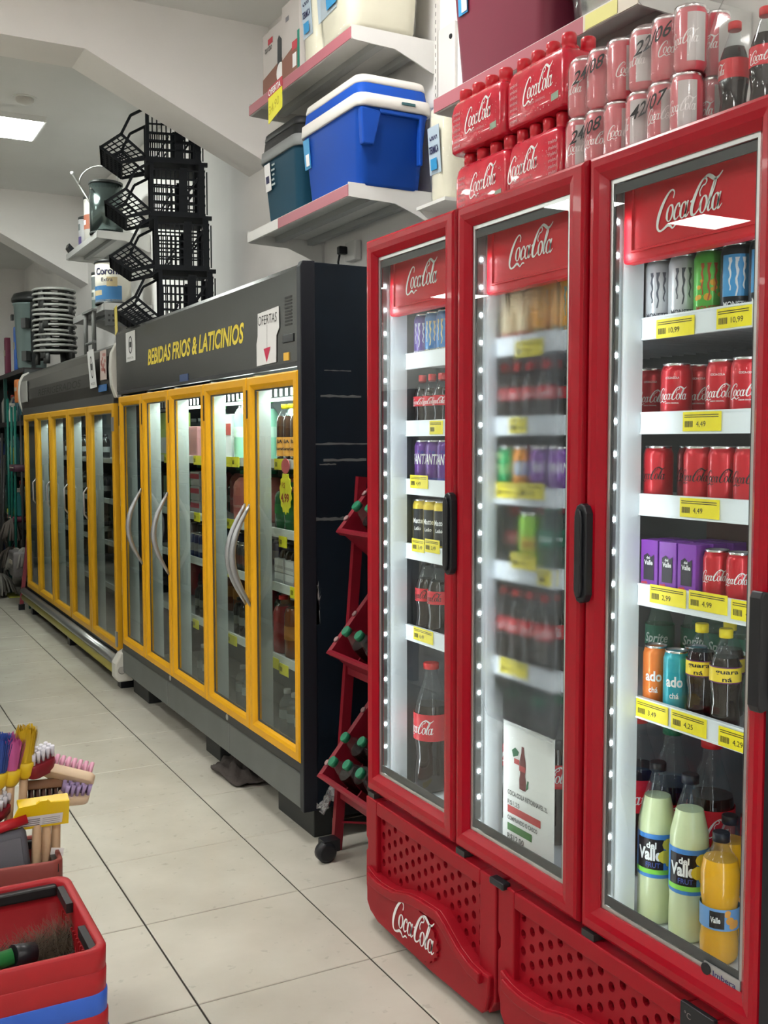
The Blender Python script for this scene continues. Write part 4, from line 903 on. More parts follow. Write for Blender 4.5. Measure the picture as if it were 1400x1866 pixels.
for y in (.32, .39, .46): DARKB.put((.845, y, YS[3]), rt(24), 'dark beer bottle on the fourth shelf, second yellow door', 'dark bottles, second yellow door')
for y in (.90, .97, 1.04, 1.42, 1.49): DARKB.put((.85, y, YS[3]), rt(24), 'dark beer bottle on the low shelf, third and fourth yellow doors', 'dark bottles, third and fourth yellow doors')
REDB.put((.86, -.03, YS[3]), 0, 'red drink bottle on the fourth shelf, nearest yellow door'); AMBB.put((.86, -.15, YS[3]), rt(25), 'amber drink bottle with white cap, nearest yellow door'); AMBB.put((.86, -.26, YS[3]), rt(25), 'amber drink bottle beside the door frame, nearest yellow door')
for y in (-.06, -.14, -.22, -.30): WAT.put((.86, y, YF_+.0), rt(20), 'clear water bottle on the cooler floor, nearest yellow door', 'water bottles, nearest yellow door')
for y in (.30, .38, .46): WAT.put((.86, y, YF_), rt(20), 'clear water bottle on the cooler floor, second yellow door', 'water bottles, second yellow door')
for y in (.86, .94, 1.02): WAT.put((.86, y, YF_), rt(20), 'clear water bottle on the cooler floor, third yellow door', 'water bottles, third yellow door')
for si, mix in ((0, (TALLG, DARKB, WAT)), (1, (GRB, PINK, DARKB)), (2, (DARKB, DCAN, BCAN)), (3, (DARKB, AMBB, REDB))):
    y = -.40
    while y < 1.75:
        pr_ = mix[random.randrange(3)]; pr_.put((1.05, y, YS[si]), rt(random.uniform(0, 50)), 'drink in the shaded back row of the %s shelf behind the yellow doors' % ('top', 'second', 'third', 'fourth')[si], 'back row of the %s shelf behind the yellow doors' % ('top', 'second', 'third', 'fourth')[si])
        y += .125
rg_ = thing('dark_rag', 'crumpled dark grey rag on the floor under the yellow-door cooler', 'rag', (.75, .19, 0))
m = 14; vs = []
for i in range(m+1):
    for j in range(m+1):
        u, v = i/m-.5, j/m-.5; r_ = math.hypot(u, v)
        k_ = max(abs(u), abs(v))/max(r_, 1e-6)*(1+.10*math.sin(5*math.atan2(v, u)+1)); vs.append((u*k_*.22, v*k_*.40, .010+max(0, (.05+.035*math.sin(19*u+3)*math.sin(15*v))*(1-r_*1.5))+random.uniform(0, .007)))
MB().add(vs, [(i*(m+1)+j, (i+1)*(m+1)+j, (i+1)*(m+1)+j+1, i*(m+1)+j+1) for i in range(m) for j in range(m)], 0, True).build('cloth', mat('rag_grey', (.06, .05, .045), .9, bump=.3, bscale=80), rg_).modifiers.new('s', 'SOLIDIFY').thickness = .008
# ================================================================== farther cooler
fc = thing('far_yellow_door_cooler', 'farther five-door cooler with yellow frames, curved grey header and bumper rail', 'cooler')
FA, FZ = 1.952, 5.20
MB().box(.70, 1.25, FA, FA+.03, .12, 2.05).box(.70, 1.25, FZ-.03, FZ, .12, 2.05).box(1.22, 1.25, FA+.03, FZ-.03, .12, 2.05).box(.92, 1.22, FA+.03, FZ-.03, 2.02, 2.055).box(.70, 1.22, FA+.03, FZ-.03, .14, .19).build('cabinet', mat('far_cabinet', (.06, .065, .065), .5), fc)
prof = [(.668, 1.715), (.656, 1.78), (.654, 1.86), (.662, 1.935), (.685, 1.985), (.725, 2.012), (.92, 2.055), (.92, 1.715)]
fh = MB().prism_xz(prof, FA+.06, FZ-.05, smooth=False).build('header', mat('far_header', (.075, .073, .066), .32, metal=.4, var=.15, vscale=1.5), fc)
WCAP = mat('white_end_cap', (.56, .55, .50), .45)
big = [(.672, 1.69), (.648, 1.76), (.642, 1.86), (.650, 1.945), (.680, 2.003), (.73, 2.025), (.80, 1.69)]
MB().prism_xz(big, FA+.0, FA+.06).build('end_cap', WCAP, fc, bevel=.006); MB().prism_xz(big, FZ-.05, FZ).build('end_cap', WCAP, fc, bevel=.006)
MB().box(.668, .70, FA+.06, FZ-.05, 1.66, 1.715).build('top_strip', mat('far_strip', (.05, .05, .048), .5), fc)
b = MB(); text_into(b, 'REFRIGERADOS', lambda u, v: (.6535, 4.3-u, 1.79+v), .05, 1.5, shear=.15); b.build('lettering', mat('far_letter', (.02, .018, .015), .5), fh)
inverter_notice((.645, 2.40, 1.765), .25, .225, 'white label with a black oval mark on the curved header').rotation_euler = (0, rt(-4), rt(-4))
t = thing('meat_poster', 'pale printed poster with red meat picture at the end of the curved header', 'poster', (.652, 2.13, 1.80), 0)
MB().box(-.010, -.008, -.07, .08, 0, .17).build('sheet', mat('poster_pale', (.50, .40, .36), .6), t); b = MB(); blob_art(3, 14, .1, .9, .018)
for _ in range(14):
    yy, zz = random.uniform(-.05, .06), random.uniform(.03, .15); b.add([(-.0112, yy+.014*math.cos(a), zz+.011*math.sin(a)) for a in [k*PI/4 for k in range(8)]], [tuple(range(8))])
b.build('meat_print', mat('meat_red', (.35, .10, .08), .6), t)
MB().box(.650, .654, 2.10, 2.30, 1.735, 1.775).build('blue_sticker', mat('sticker_azure', (.03, .13, .34), .5), fc)
MB().box(.640, .650, 4.75, 5.02, 1.76, 1.93).build('control_box', mat('control_grey', (.32, .32, .30), .4), fc, bevel=.004)
FBY = [1.985, 2.66, 3.27, 3.90, 4.49, 5.05]
YEL2 = mat('door_yellow_far', (.60, .31, .012), .38, var=.06, vscale=4)
for i in range(5):
    y0, y1 = FBY[i]+.003, FBY[i+1]-.003; z0, z1 = .225, 1.660
    d = frame_ring(y0, y1, z0, z1, [(0, .690), (0, .664), (.006, .658), (.038, .658), (.050, .666), (.054, .672), (.054, .690)]).build('door', YEL2, fc)
    MB().box(.676, .680, y0+.06, y1-.06, z0+.06, z1-.06).build('glass_pane', GLASS2, d)
    if i: MB().tube([(.66, y0+.03, .95), (.635, y0+.03, .98), (.635, y0+.03, 1.12), (.66, y0+.03, 1.15)], .006, 8).build('handle', HANDG, d)
MB().box(.654, .662, 1.988, 2.02, 1.50, 1.58).build('hinge', HANDG, fc); MB().box(.654, .662, 1.988, 2.02, .25, .34).build('hinge', HANDG, fc)
for y in FBY[1:-1]: MB().box(.692, .75, y-.012, y+.012, .19, 1.66).build('mullion', POST, fc)
MB().box(.672, .70, FA+.03, FZ-.03, .15, .235).build('bottom_strip', BLACK, fc)
MB().tube([(.650, FA+.03, .175), (.650, FZ-.02, .175)], .030, 14).build('bumper_rail', mat('rail_silver', (.32, .33, .32), .3, metal=.7), fc)
MB().tube([(.655, FA+.03, .118), (.655, FZ-.02, .118)], .030, 14).build('yellow_rail', mat('rail_olive', (.34, .30, .08), .4), fc)
cap = MB().prism_xz([(.715, .255), (.655, .225), (.622, .17), (.622, .09), (.640, .062), (.73, .062), (.73, .255)], FA-.05, FA+.04); co = cap.build('bumper_cap', WCAP, fc, bevel=.010)
MB().lathe([(.022, 0), (.018, .006)], 14).xf(Matrix.Translation((.66, FA-.05, .13)) @ Matrix.Rotation(PI/2, 4, 'X')).build('cap_bolt', mat('bolt_grey', (.35, .34, .31), .4), co)
for y in (2.05, 3.5, 5.0): MB().box(.68, .76, y-.04, y+.04, 0, .14).build('foot', BLACK, fc)
for z in (1.33, 1.07, .80, .52):
    s = MB().box(.80, 1.20, FA+.04, FZ-.04, z-.016, z-.010); so = s.build('shelf', mat('far_shelf', (.2, .21, .21), .5), fc); MB().box(.79, .80, FA+.04, FZ-.04, z-.026, z+.006).build('price_rail', mat('far_rail', (.36, .37, .36), .5), so)
    for y in (2.5, 3.12, 3.7, 4.3):
        if random.random() < .6: MB().box(.787, .789, y-.06, y+.06, z-.04, z+.006).build('price_tag', mat('tag_lemon', (.80, .76, .03), .5), so)
area('tube_light', (.78, 3.4, 1.60), (.45, 0, -.9), 2.6, .04, TOPLIGHT*.9, (.9, 1, .97), fc)
for z, zn in ((1.32, 'top'), (1.06, 'second'), (.79, 'third')):
    for y in (2.42, 2.52, 3.02, 3.12, 3.65, 3.75, 4.25): DARKB.put((.86, y, z), rt(20), 'dark bottle on the %s shelf of the farther cooler' % zn, '%s shelf bottles in the farther cooler' % zn)
# ================================================================== wall shelves above the coolers and what stands on them
SHW = mat('shelf_white', (.66, .66, .64), .45, var=.06, vscale=5); SHG = mat('shelf_under', (.36, .37, .37), .5); RAILR = mat('rail_faded_red', (.40, .13, .16), .45)
UPR = mat('upright_white', (.68, .67, .65), .45)
def wall_shelf(label, ya, yb, zt, xf, rails, near=True, far=True):
    """ya far end, yb near end, zt top surface, xf front; tray with folded lip, stiffeners and pressed brackets"""
    t = thing('wall_shelf', label, 'shelf')
    MB().box(xf, XW-.012, yb, ya, zt-.006, zt).box(xf, xf+.008, yb, ya, zt-.045, zt-.006).build('tray', SHW, t)
    MB().box(xf+.13, xf+.165, yb+.01, ya-.01, zt-.032, zt-.006).build('stiffener', SHG, t); MB().box(xf+.29, xf+.32, yb+.01, ya-.01, zt-.032, zt-.006).build('stiffener', SHG, t)
    for q0, q1, m in rails: MB().box(xf-.003, xf, q1, q0, zt-.044, zt-.003).build('price_rail', m, t)
    for yy, on in ((yb, near), (ya-.003, far)):
        if not on: continue
        D = XW-.004; MB().prism_xz([(xf, zt+.006), (D, zt+.006), (D, zt-.115), (D-.02, zt-.115), (D-.09, zt-.085), (D-.18, zt-.052), (xf+.01, zt-.046), (xf, zt-.04)], yy-.0015, yy+.0045).build('bracket', SHW, t)
    return t
wall_shelf('lower white wall shelf holding the blue and teal cool boxes', .50, -.526, 2.382, .921, [(.14, -.526, RAILR), (.50, .14, SHW)])
up = wall_shelf('upper white wall shelf holding cartons and foam boxes', .50, -.526, 2.945, .935, [(.50, -.526, RAILR)])
tg = thing('offer_tag', 'yellow price tag headed OFERTA hanging on the upper shelf rail', 'price tag', (.929, .17, 2.80))
MB().prism_yz([(.09, 0), (-.06, .03), (-.06, .12), (.09, .11)], -.001, .001).build('card', mat('tag_lemon', (.80, .76, .03), .5), tg)
MB().prism_yz([(.092, .108), (-.062, .118), (-.062, .158), (.092, .146)], -.0015, .0015).build('heading_strip', mat('tag_red', (.50, .05, .07), .5), tg)
b = MB(); text_into(b, 'OFERTA', lambda u, v: (-.0022, .085-u, .114+v+u*.06), .026, .135, bold=.03); b.build('heading_print', WHITE, tg)
b = MB(); text_into(b, '34,90', lambda u, v: (-.0016, .08-u, .035+v+u*.2), .036, .11); b.build('price_print', mat('tag_faint', (.50, .44, .02), .6), tg)
for y in (-.534, .507):
    t = thing('wall_upright', 'slotted white wall upright %s' % ('between the cool box shelves and the red crate shelf' if y < 0 else 'behind the teal cool box'), 'upright', (XW-.014, y, 0))
    MB().box(0, .014, -.012, .012, 1.9, 3.25).build('post', UPR, t)
    sl = MB()
    for k in range(40): sl.box(-.0006, .0, -.004, .0, 2.02+k*.03, 2.035+k*.03)
    sl.build('slots', mat('slot_dark', (.12, .12, .12), .6), t, kind='stuff')
# white wall panel by the upright
t = thing('wall_panel', 'white pressed metal panel beside the slotted upright', 'panel', (XW-.010, -.61, 2.30)); MB().box(-.004, .01, -.06, .055, .25, .68).build('plate', UPR, t, bevel=.003); MB().lathe([(.010, 0), (.008, .004)], 12).xf(Matrix.Translation((-.004, -.035, .63)) @ Matrix.Rotation(-PI/2, 4, 'Y')).build('screw', DARK, t)

def rrect(cx, cy, hx, hy, r, n=5):
    out = []
    for (sx, sy, a0) in ((1, 1, 0), (-1, 1, PI/2), (-1, -1, PI), (1, -1, 3*PI/2)):
        for k in range(n+1): a = a0+PI/2*k/n; out.append((cx+sx*(hx-r)+r*math.cos(a), cy+sy*(hy-r)+r*math.sin(a)))
    return out
def cool_box(label, loc, rz, sx, sy, h, body, band, lid, top, taper=.86):
    t = thing('cool_box', label, 'cool box', loc, rz)
    rings = [[(x, y, z) for x, y in rrect(0, 0, sx/2*s, sy/2*s, .035)] for z, s in ((0, taper-.02), (.012, taper), (h*.66, .97), (h*.70, 1.0))]
    MB().loft(rings).build('body', body, t)
    rings = [[(x, y, z) for x, y in rrect(0, 0, sx/2*s, sy/2*s, .04)] for z, s in ((h*.69, 1.03), (h*.70, 1.045), (h*.805, 1.03), (h*.81, 1.01))]
    MB().loft(rings).build('rim_band', band, t)
    rings = [[(x, y, z) for x, y in rrect(0, 0, sx/2*s, sy/2*s, .04)] for z, s in ((h*.81, .99), (h*.815, .985), (h*.91, .96), (h*.915, .94))]
    MB().loft(rings).build('lid', lid, t)
    rings = [[(x, y, z) for x, y in rrect(0, 0, sx/2*s, sy/2*s, .04)] for z, s in ((h*.91, .955), (h*.93, .965), (h*.985, .94), (h, .90))]
    MB().loft(rings).build('lid_top', top, t)
    return t
BLU = mat('cool_box_blue', (.008, .065, .38), .5, spec=.15); CREAM = mat('cool_box_cream', (.66, .64, .60), .45); TEAL = mat('cool_box_teal', (.012, .06, .10), .5, spec=.15)
cb = cool_box('blue cool box with cream lid bands on the lower wall shelf', (1.095, -.31, 2.383), 0, .305, .52, .395, BLU, CREAM, BLU, CREAM)
MB().box(.098, .112, -.268, -.240, .085, .268).build('side_rib', BLU, cb, bevel=.004); MB().box(-.07, .10, -.268, -.245, .252, .268).build('grip_rail', BLU, cb, bevel=.004)
MB().prism_xz([(-.138, .135), (-.092, .135), (-.060, .262), (-.146, .268)], -.266, -.235).build('corner_step', BLU, cb, bevel=.006)
MB().box(.02, .075, -.2755, -.270, .293, .302).build('lid_slot', mat('slot_teal', (.04, .12, .13), .5), cb)
MB().obox((-.1495, .205, .205), (.002, .055, .115), Matrix.Rotation(rt(-5), 3, 'Y')).build('sticker', mat('sticker_sky', (.04, .28, .55), .5), cb); MB().obox((-.1515, .195, .18), (.001, .030, .045), Matrix.Rotation(rt(-5), 3, 'Y')).build('sticker_panel', WHITE, cb)
cb2 = cool_box('dark teal cool box with black lid beside the blue one', (1.11, .235, 2.383), 0, .30, .40, .41, TEAL, mat('cool_box_grey', (.20, .21, .21), .5), mat('cool_box_black', (.012, .013, .014), .5), mat('cool_box_black', (.012, .013, .014), .5), taper=.84)
MB().obox((-.1505, .115, .215), (.002, .06, .115), Matrix.Rotation(rt(-4.5), 3, 'Y')).build('label', WHITE, cb2)
b = MB(); R_ = Matrix.Rotation(rt(-4.5), 3, 'Y')
b.obox((-.1519, .115, .205), (.0008, .034, .03), R_); b.obox((-.1524, .128, .252), (.0008, .012, .012), R_); b.obox((-.1524, .102, .252), (.0008, .012, .012), R_); b.build('label_print', mat('print_navy', (.02, .02, .08), .6), cb2)
b = MB()
for k in range(5): b.obox((-.1497+.0, .055+(.004 if k % 2 else 0), .175+k*.021), (.0015, .036-.006*(k % 3), .008), R_)
b.build('text_print', mat('print_ice', (.40, .48, .50), .6), cb2)
# plug under the shelf
t = thing('wall_socket', 'white wall socket with a black plug above the dark cooler', 'socket', (XW-.004, .16, 2.235)); MB().box(-.03, .002, -.05, .05, 0, .085).build('box', WHITE_METAL, t, bevel=.004)
MB().box(-.07, -.03, .02, .05, .03, .065).build('plug', BLACK, t, bevel=.005); MB().tube([(-.06, .04, .03), (-.06, .055, .0), (-.055, .06, -.10), (-.08, .06, -.17)], .005, 8).build('cable', BLACK, t)

# --- upper shelf: two appliance cartons and foam boxes in film
def appliance_box(label, loc, w, d, h, rz=0, logo=True):
    t = thing('appliance_carton', label, 'carton', loc, rz)
    MB().box(-d/2, d/2, -w/2, w/2, 0, h).build('box', mat('carton_greyish', (.52, .49, .47), .6), t, bevel=.002)
    x = -d/2-.0006
    MB().add([(x, w/2, 0), (x, -w/2, 0), (x, -w/2, h*.42), (x, w/2, h*.30)], [(0, 1, 2, 3)]).build('brown_print', mat('carton_brown', (.24, .11, .08), .6), t); return t, x
t, x = appliance_box('grey and brown appliance carton at the far end of the upper shelf', (1.04, .285, 2.947), .225, .16, .27)
MB().add([(x-.0004, -.105, .075), (x-.0004, -.055, .085), (x-.0004, -.058, .20), (x-.0004, -.075, .215), (x-.0004, -.105, .19)], [(0, 1, 2, 3, 4)]).build('picture_print', mat('appliance_dark', (.04, .045, .05), .5), t)
b = MB(); text_into(b, 'turbo', flat(x-.0005, .085, .185), .03, .08, shear=.2); b.build('text_print', INK, t)
b = MB(); b.add([(x-.0004, .05, .21), (x-.0004, -.005, .21), (x-.0004, -.005, .235), (x-.0004, .05, .235)], [(0, 1, 2, 3)]); b.build('logo_print', mat('logo_red', (.50, .06, .08), .6), t)
k = 16; MB().add([(x-.0006, -.085+.04*math.cos(a), .06+.04*math.sin(a)) for a in [2*PI*j/k for j in range(k)]], [tuple(range(k))]).build('badge_print', WHITE, t)
t, x = appliance_box('grey appliance carton with a red and green corner next to the foam boxes', (1.03, .075, 2.947), .185, .15, .31)
for y0, y1, z0, z1, m in ((-.015, -.07, .10, .135, mat('logo_red', (.50, .06, .08), .6)), (-.07, -.0925, .0, .165, mat('stripe_green', (.02, .22, .16), .6)), (-.02, -.06, .03, .085, WHITE), (.05, .015, .235, .255, mat('print_dim', (.2, .2, .22), .6))): MB().add([(x-.0005, y0, z0), (x-.0005, y1, z0), (x-.0005, y1, z1), (x-.0005, y0, z1)], [(0, 1, 2, 3)]).build('print', m, t)
FOAM = mat('foam_ivory', (.74, .72, .58), .7, var=.05, vscale=8, bump=.15, bscale=25); FILM = glass_mat('shrink_film', (.95, .95, .94), 1.4, rough=.10, refl=.8, haze=.05)
def foam_box(label, loc, sx, sy, h, rz, txt=True):
    t = thing('foam_box', label, 'foam box', loc, rz); MB().loft([[(x, y, z) for x, y in rrect(0, 0, sx/2*s, sy/2*s, .05)] for z, s in ((0, .86), (.02, .91), (h*.85, 1.0), (h, .97))]).build('box', FOAM, t)
    m = 12; R = .003
    MB().loft([[(x, y, z) for x, y in rrect(0, 0, sx/2*s+R, sy/2*s+R, .05)] for z, s in ((.004, .88), (.02, .92), (h*.85, 1.01), (h+.004, .97))], cap0=False).build('film', FILM, t)
    if txt:
        MB().obox((-sx/2*.955-.006, .06 if sy > .3 else 0, h*.55), (.001, sy*.55, h*.5), Matrix.Rotation(rt(-4), 3, 'Y')).build('label', mat('label_ice', (.42, .52, .60), .5), t)
        b = MB(); text_into(b, 'CAIXA', flat(-sx/2*.955-.010, sy*.2, h*.66), h*.09, sy*.38, bold=.03); text_into(b, 'TERMICA', flat(-sx/2*.955-.008, sy*.24, h*.52), h*.08, sy*.46, bold=.03); b.build('label_print', mat('print_navy', (.02, .02, .08), .6), t)
        MB().obox((-sx/2*.955-.0085, 0, h*.40), (.0006, sy*.3, h*.12), Matrix.Rotation(rt(-4), 3, 'Y')).build('wave_print', mat('sticker_sky', (.04, .28, .55), .5), t)
    return t
foam_box('narrow foam box in film with a CAIXA TERMICA label on the upper shelf', (1.035, -.105, 2.947), .17, .16, .34, 0)
foam_box('large ivory foam box in clear film at the near end of the upper shelf', (1.085, -.37, 2.952), .30, .34, .36, rt(-4))
foam_box('film-wrapped foam box with blue label between the shelf upright and the cola packs', (1.225, -.735, 2.30), .12, .14, .33, 0)
t = thing('box_stand', 'white bracket shelf under the small film-wrapped foam box', 'shelf', (1.225, -.735, 2.285)); MB().box(-.08, .07, -.10, .10, 0, .012).build('tray', SHW, t); MB().prism_xz([(-.07, 0), (.07, 0), (.07, -.10)], .085, .095).build('bracket', SHW, t)

# --- right-hand shelf over the red cooler
wall_shelf('white wall shelf above the red cooler with burgundy box and pots', -1.13, -2.06, 2.512, .925, [(-1.13, -1.86, RAILR), (-1.86, -2.06, mat('rail_ivory', (.66, .62, .52), .4))])
MB().box(.9205, .9215, -1.99, -1.87, 2.470, 2.506).build('price_tag', mat('tag_pale', (.70, .68, .25), .5), bpy.data.objects['wall_shelf.002'])
BUR = mat('box_burgundy', (.17, .022, .045), .45)
t = thing('burgundy_box', 'tall burgundy cool box on the shelf above the red cola packs', 'cool box', (1.115, -1.405, 2.513))
MB().loft([[(x, y, z) for x, y in rrect(0, 0, .15*s, .235*s, .04)] for z, s in ((0, .90), (.012, .925), (.40, 1.06), (.41, 1.08))]).build('body', BUR, t)
MB().loft([[(x, y, z) for x, y in rrect(0, 0, .165, .255, .04)] for z in (.41, .47)]).build('lid', BUR, t, bevel=.006)
MB().obox((-.157, .165, .275), (.002, .05, .10), Matrix.Rotation(rt(-3), 3, 'Y')).build('sticker', mat('sticker_sky', (.04, .28, .55), .5), t); MB().obox((-.1585, .155, .25), (.0012, .028, .04), Matrix.Rotation(rt(-3), 3, 'Y')).build('sticker_panel', WHITE, t)
t = thing('aluminium_pots', 'stack of aluminium pots wrapped in clear film beside the burgundy box', 'pots', (1.10, -1.80, 2.513)); POTM = mat('pot_aluminium', (.62, .62, .62), .22, metal=1.0)
MB().lathe([(.08, 0), (.105, .01), (.115, .09), (.12, .095)], 28).build('pot', POTM, t); MB().lathe([(.10, .10), (.125, .11), (.135, .22), (.14, .225)], 28).build('pot', POTM, t)
MB().lathe([(.10, .003), (.125, .03), (.13, .10), (.145, .17), (.15, .26), (.10, .30)], 14, smooth=True, cap0=False).build('film', FILM, t)

# ================================================================== packs on top of the red cooler
TOPZ = 2.013
PACKR = mat('pack_film_red', (.52, .012, .035), .25, coat=.5, var=.12, vscale=30, bump=.25, bscale=30)
def mini_pack(label, loc, nb=4, W=.236, H=.163, text_left=True):
    """eight small red bottles under printed red shrink film: cap bumps on top, script on the long side"""
    t = thing('cola_bottle_pack', label, 'bottle pack', loc); pit = W/nb; r = pit*.47; D = .112
    for i in range(nb):
        for j in range(2): MB().lathe([(r*.8, .002), (r, .02), (r, .085), (r*.85, .11), (r*.66, .130), (r*.56, .138), (r*.62, .139), (r*.62, H-.004), (r*.52, H)], 14, (-D/2+r+.002+j*(D-2*r-.004), W/2-pit*(i+.5), 0)).build('bottle', mat('mini_bottle_red', (.55, .015, .03), .3, coat=.3), t)
    out = rrect(0, 0, D/2+.002, W/2+.002, .018, 4)
    MB().loft([[(x*s, y*s, z) for x, y in out] for z, s in ((.0, .93), (.006, .985), (.03, 1.0), (.098, 1.0), (.118, .955), (.128, .88))]).build('wrap', PACKR, t)
    x = -D/2-.0028
    sb = MB(); s = .128/3.3; y0 = .045 if text_left else .098; script_into(sb, lambda u, v: (x, y0-u*s, .050+v*s*1.15+u*s*.03)); sb.build('lettering', WHITE, t)
    b = MB(); text_into(b, 'SABOR ORIGINAL', flat(x, y0-.02, .034), .006, .07); b.build('small_print', mat('print_pinkish', (.55, .25, .28), .5), t)
    b = MB(); yy = .098 if text_left else -.060
    for k in range(7): text_into(b, 'mini', flat(x, yy, .012+k*.0135), .0085, .030, bold=.02)
    b.build('side_print', mat('print_pinkish', (.55, .25, .28), .5), t)
    MB().add([(x, -.068, .018), (x, -.095, .020), (x, -.095, .036), (x, -.068, .034)], [(0, 1, 2, 3)]).build('emblem_print', mat('emblem_sage', (.25, .33, .25), .5), t) if text_left else None
    dr = MB(); rg = random.Random(hash(label) % 99)
    for _ in range(70):
        yy2, zz = rg.uniform(-W/2+.02, W/2-.02), rg.uniform(.01, .10); q = rg.uniform(.0006, .0018); dr.add([(x-.0002, yy2+q*math.cos(a), zz+q*math.sin(a)) for a in [k*PI/2.5 for k in range(5)]], [tuple(range(5))])
    dr.build('droplet_print', mat('print_pinkish', (.55, .25, .28), .5), t, kind='stuff')
    return t
mini_pack('red cola bottle pack, lower row, farther from the cans', (.716, -1.792, TOPZ)); mini_pack('red cola bottle pack, lower row, next to the cans', (.716, -2.012, TOPZ), W=.200, text_left=False)
mini_pack('red cola bottle pack, upper row, farther from the cans', (.712, -1.775, TOPZ+.164)); mini_pack('red cola bottle pack, upper row, next to the cans', (.714, -2.020, TOPZ+.164)).rotation_euler = (0, 0, rt(-2))
FILM2 = glass_mat('can_film', (.96, .95, .95), 1.4, rough=.12, refl=1.4, haze=.16, hazecol=(.85, .75, .76))
PKC = can_proto('c', .120, .0305, mat('can_red_dull', (.62, .09, .12), .35, coat=.2), script_art(.40), WHITE, band_art(.12, .86, 1.0, 2.2, 10), mat('can_panel_grey', (.55, .54, .54), .4))
def can_pack(label, loc, date, seed, nw=3, nd=2, h=.120):
    t = thing('cola_can_pack', label, 'can pack', loc); rg = random.Random(seed); p = .0622
    proto = PKC.o
    for i in range(nw):
        for j in range(nd):
            for ci, ch in enumerate(proto.children):
                c = ch.copy(); COL.objects.link(c); c.parent = t; c.name = {0: 'can', 1: 'can_lid', 2: 'can_script', 3: 'can_panel'}[ci]
                a = rg.uniform(-1.2, 1.6) if j == 0 else 0
                c.matrix_parent_inverse = Matrix.Identity(4); c.location = (-p/2+j*p, p*(nw-1)/2-i*p, 0); c.rotation_euler = (0, 0, a)
    W = nw*p; outl = []
    for i in range(nw):
        cy = p*(nw-1)/2-i*p
        for a in (60, 30, 0, -30, -60): outl.append((-p/2-.0328*math.cos(rt(a)), cy+.0328*math.sin(rt(a))))
    for i in reversed(range(nw)):
        cy = p*(nw-1)/2-i*p; outl.append((p/2+.0328, cy))
    MB().loft([[(x*s, y*s, z) for x, y in outl] for z, s in ((.001, .92), (.008, .99), (.02, 1.0), (h-.018, 1.0), (h-.004, .97), (h+.003, .90))], cap0=False).build('film', FILM2, t)
    b = MB(); text_into(b, date, lambda u, v: (-p/2-.0358+.003*math.sin(u*60), p*.9-u, h*.52+v+u*.10), .026, .105, shear=.3, bold=.012); b.build('date_print', INK, t)
    return t
can_pack('film-wrapped cola cans dated 24/08, lower row next to the red bottle packs', (.700, -2.233, TOPZ), '24/08', 1)
can_pack('film-wrapped cola cans dated 42/07, lower row beside the dark bottles', (.700, -2.424, TOPZ), '42/07', 2)
can_pack('film-wrapped cola cans dated 24/08, upper row next to the red bottle packs', (.700, -2.240, TOPZ+.122), '24/08', 3)
can_pack('film-wrapped cola cans dated 22/06, upper row beside the dark bottles', (.702, -2.430, TOPZ+.122), '22/06', 4)
for ch in list(PKC.o.children): bpy.data.objects.remove(ch)
bpy.data.objects.remove(PKC.o)
C6.put((.705, -2.568, TOPZ), rt(-40), 'cola bottle in clear film beside the dated cans, turned to its back label')
C6.put((.703, -2.642, TOPZ), rt(38), 'cola bottle in clear film showing its white script, at the end of the red cooler')
C6.put((.780, -2.606, TOPZ), rt(38), 'cola bottle behind the two film-wrapped ones on the red cooler')
for (x, y, l) in ((.800, -2.14, 'cola bottle with red cap behind the dated cans, nearer the bottle packs'), (.800, -2.215, 'cola bottle with red cap showing above the upper dated cans')): C6.put((x, y, TOPZ+.085), rt(30), l)
t = thing('pack_riser', 'cardboard tray under the red-capped bottles behind the dated cans', 'tray', (.81, -2.18, TOPZ)); MB().box(-.04, .05, -.09, .09, 0, .084).build('tray', mat('tray_card', (.30, .22, .14), .8), t)
t = thing('bottle_film', 'clear shrink film around the cola bottles at the end of the red cooler', 'film', (.735, -2.606, TOPZ))
MB().loft([[(x*s, y*s2, z) for x, y in rrect(0, 0, .082, .078, .035)] for z, s, s2 in ((.004, .95, .97), (.01, 1, 1), (.15, 1, 1), (.20, .85, .93), (.25, .55, .80))], cap0=False).build('film', FILM, t)
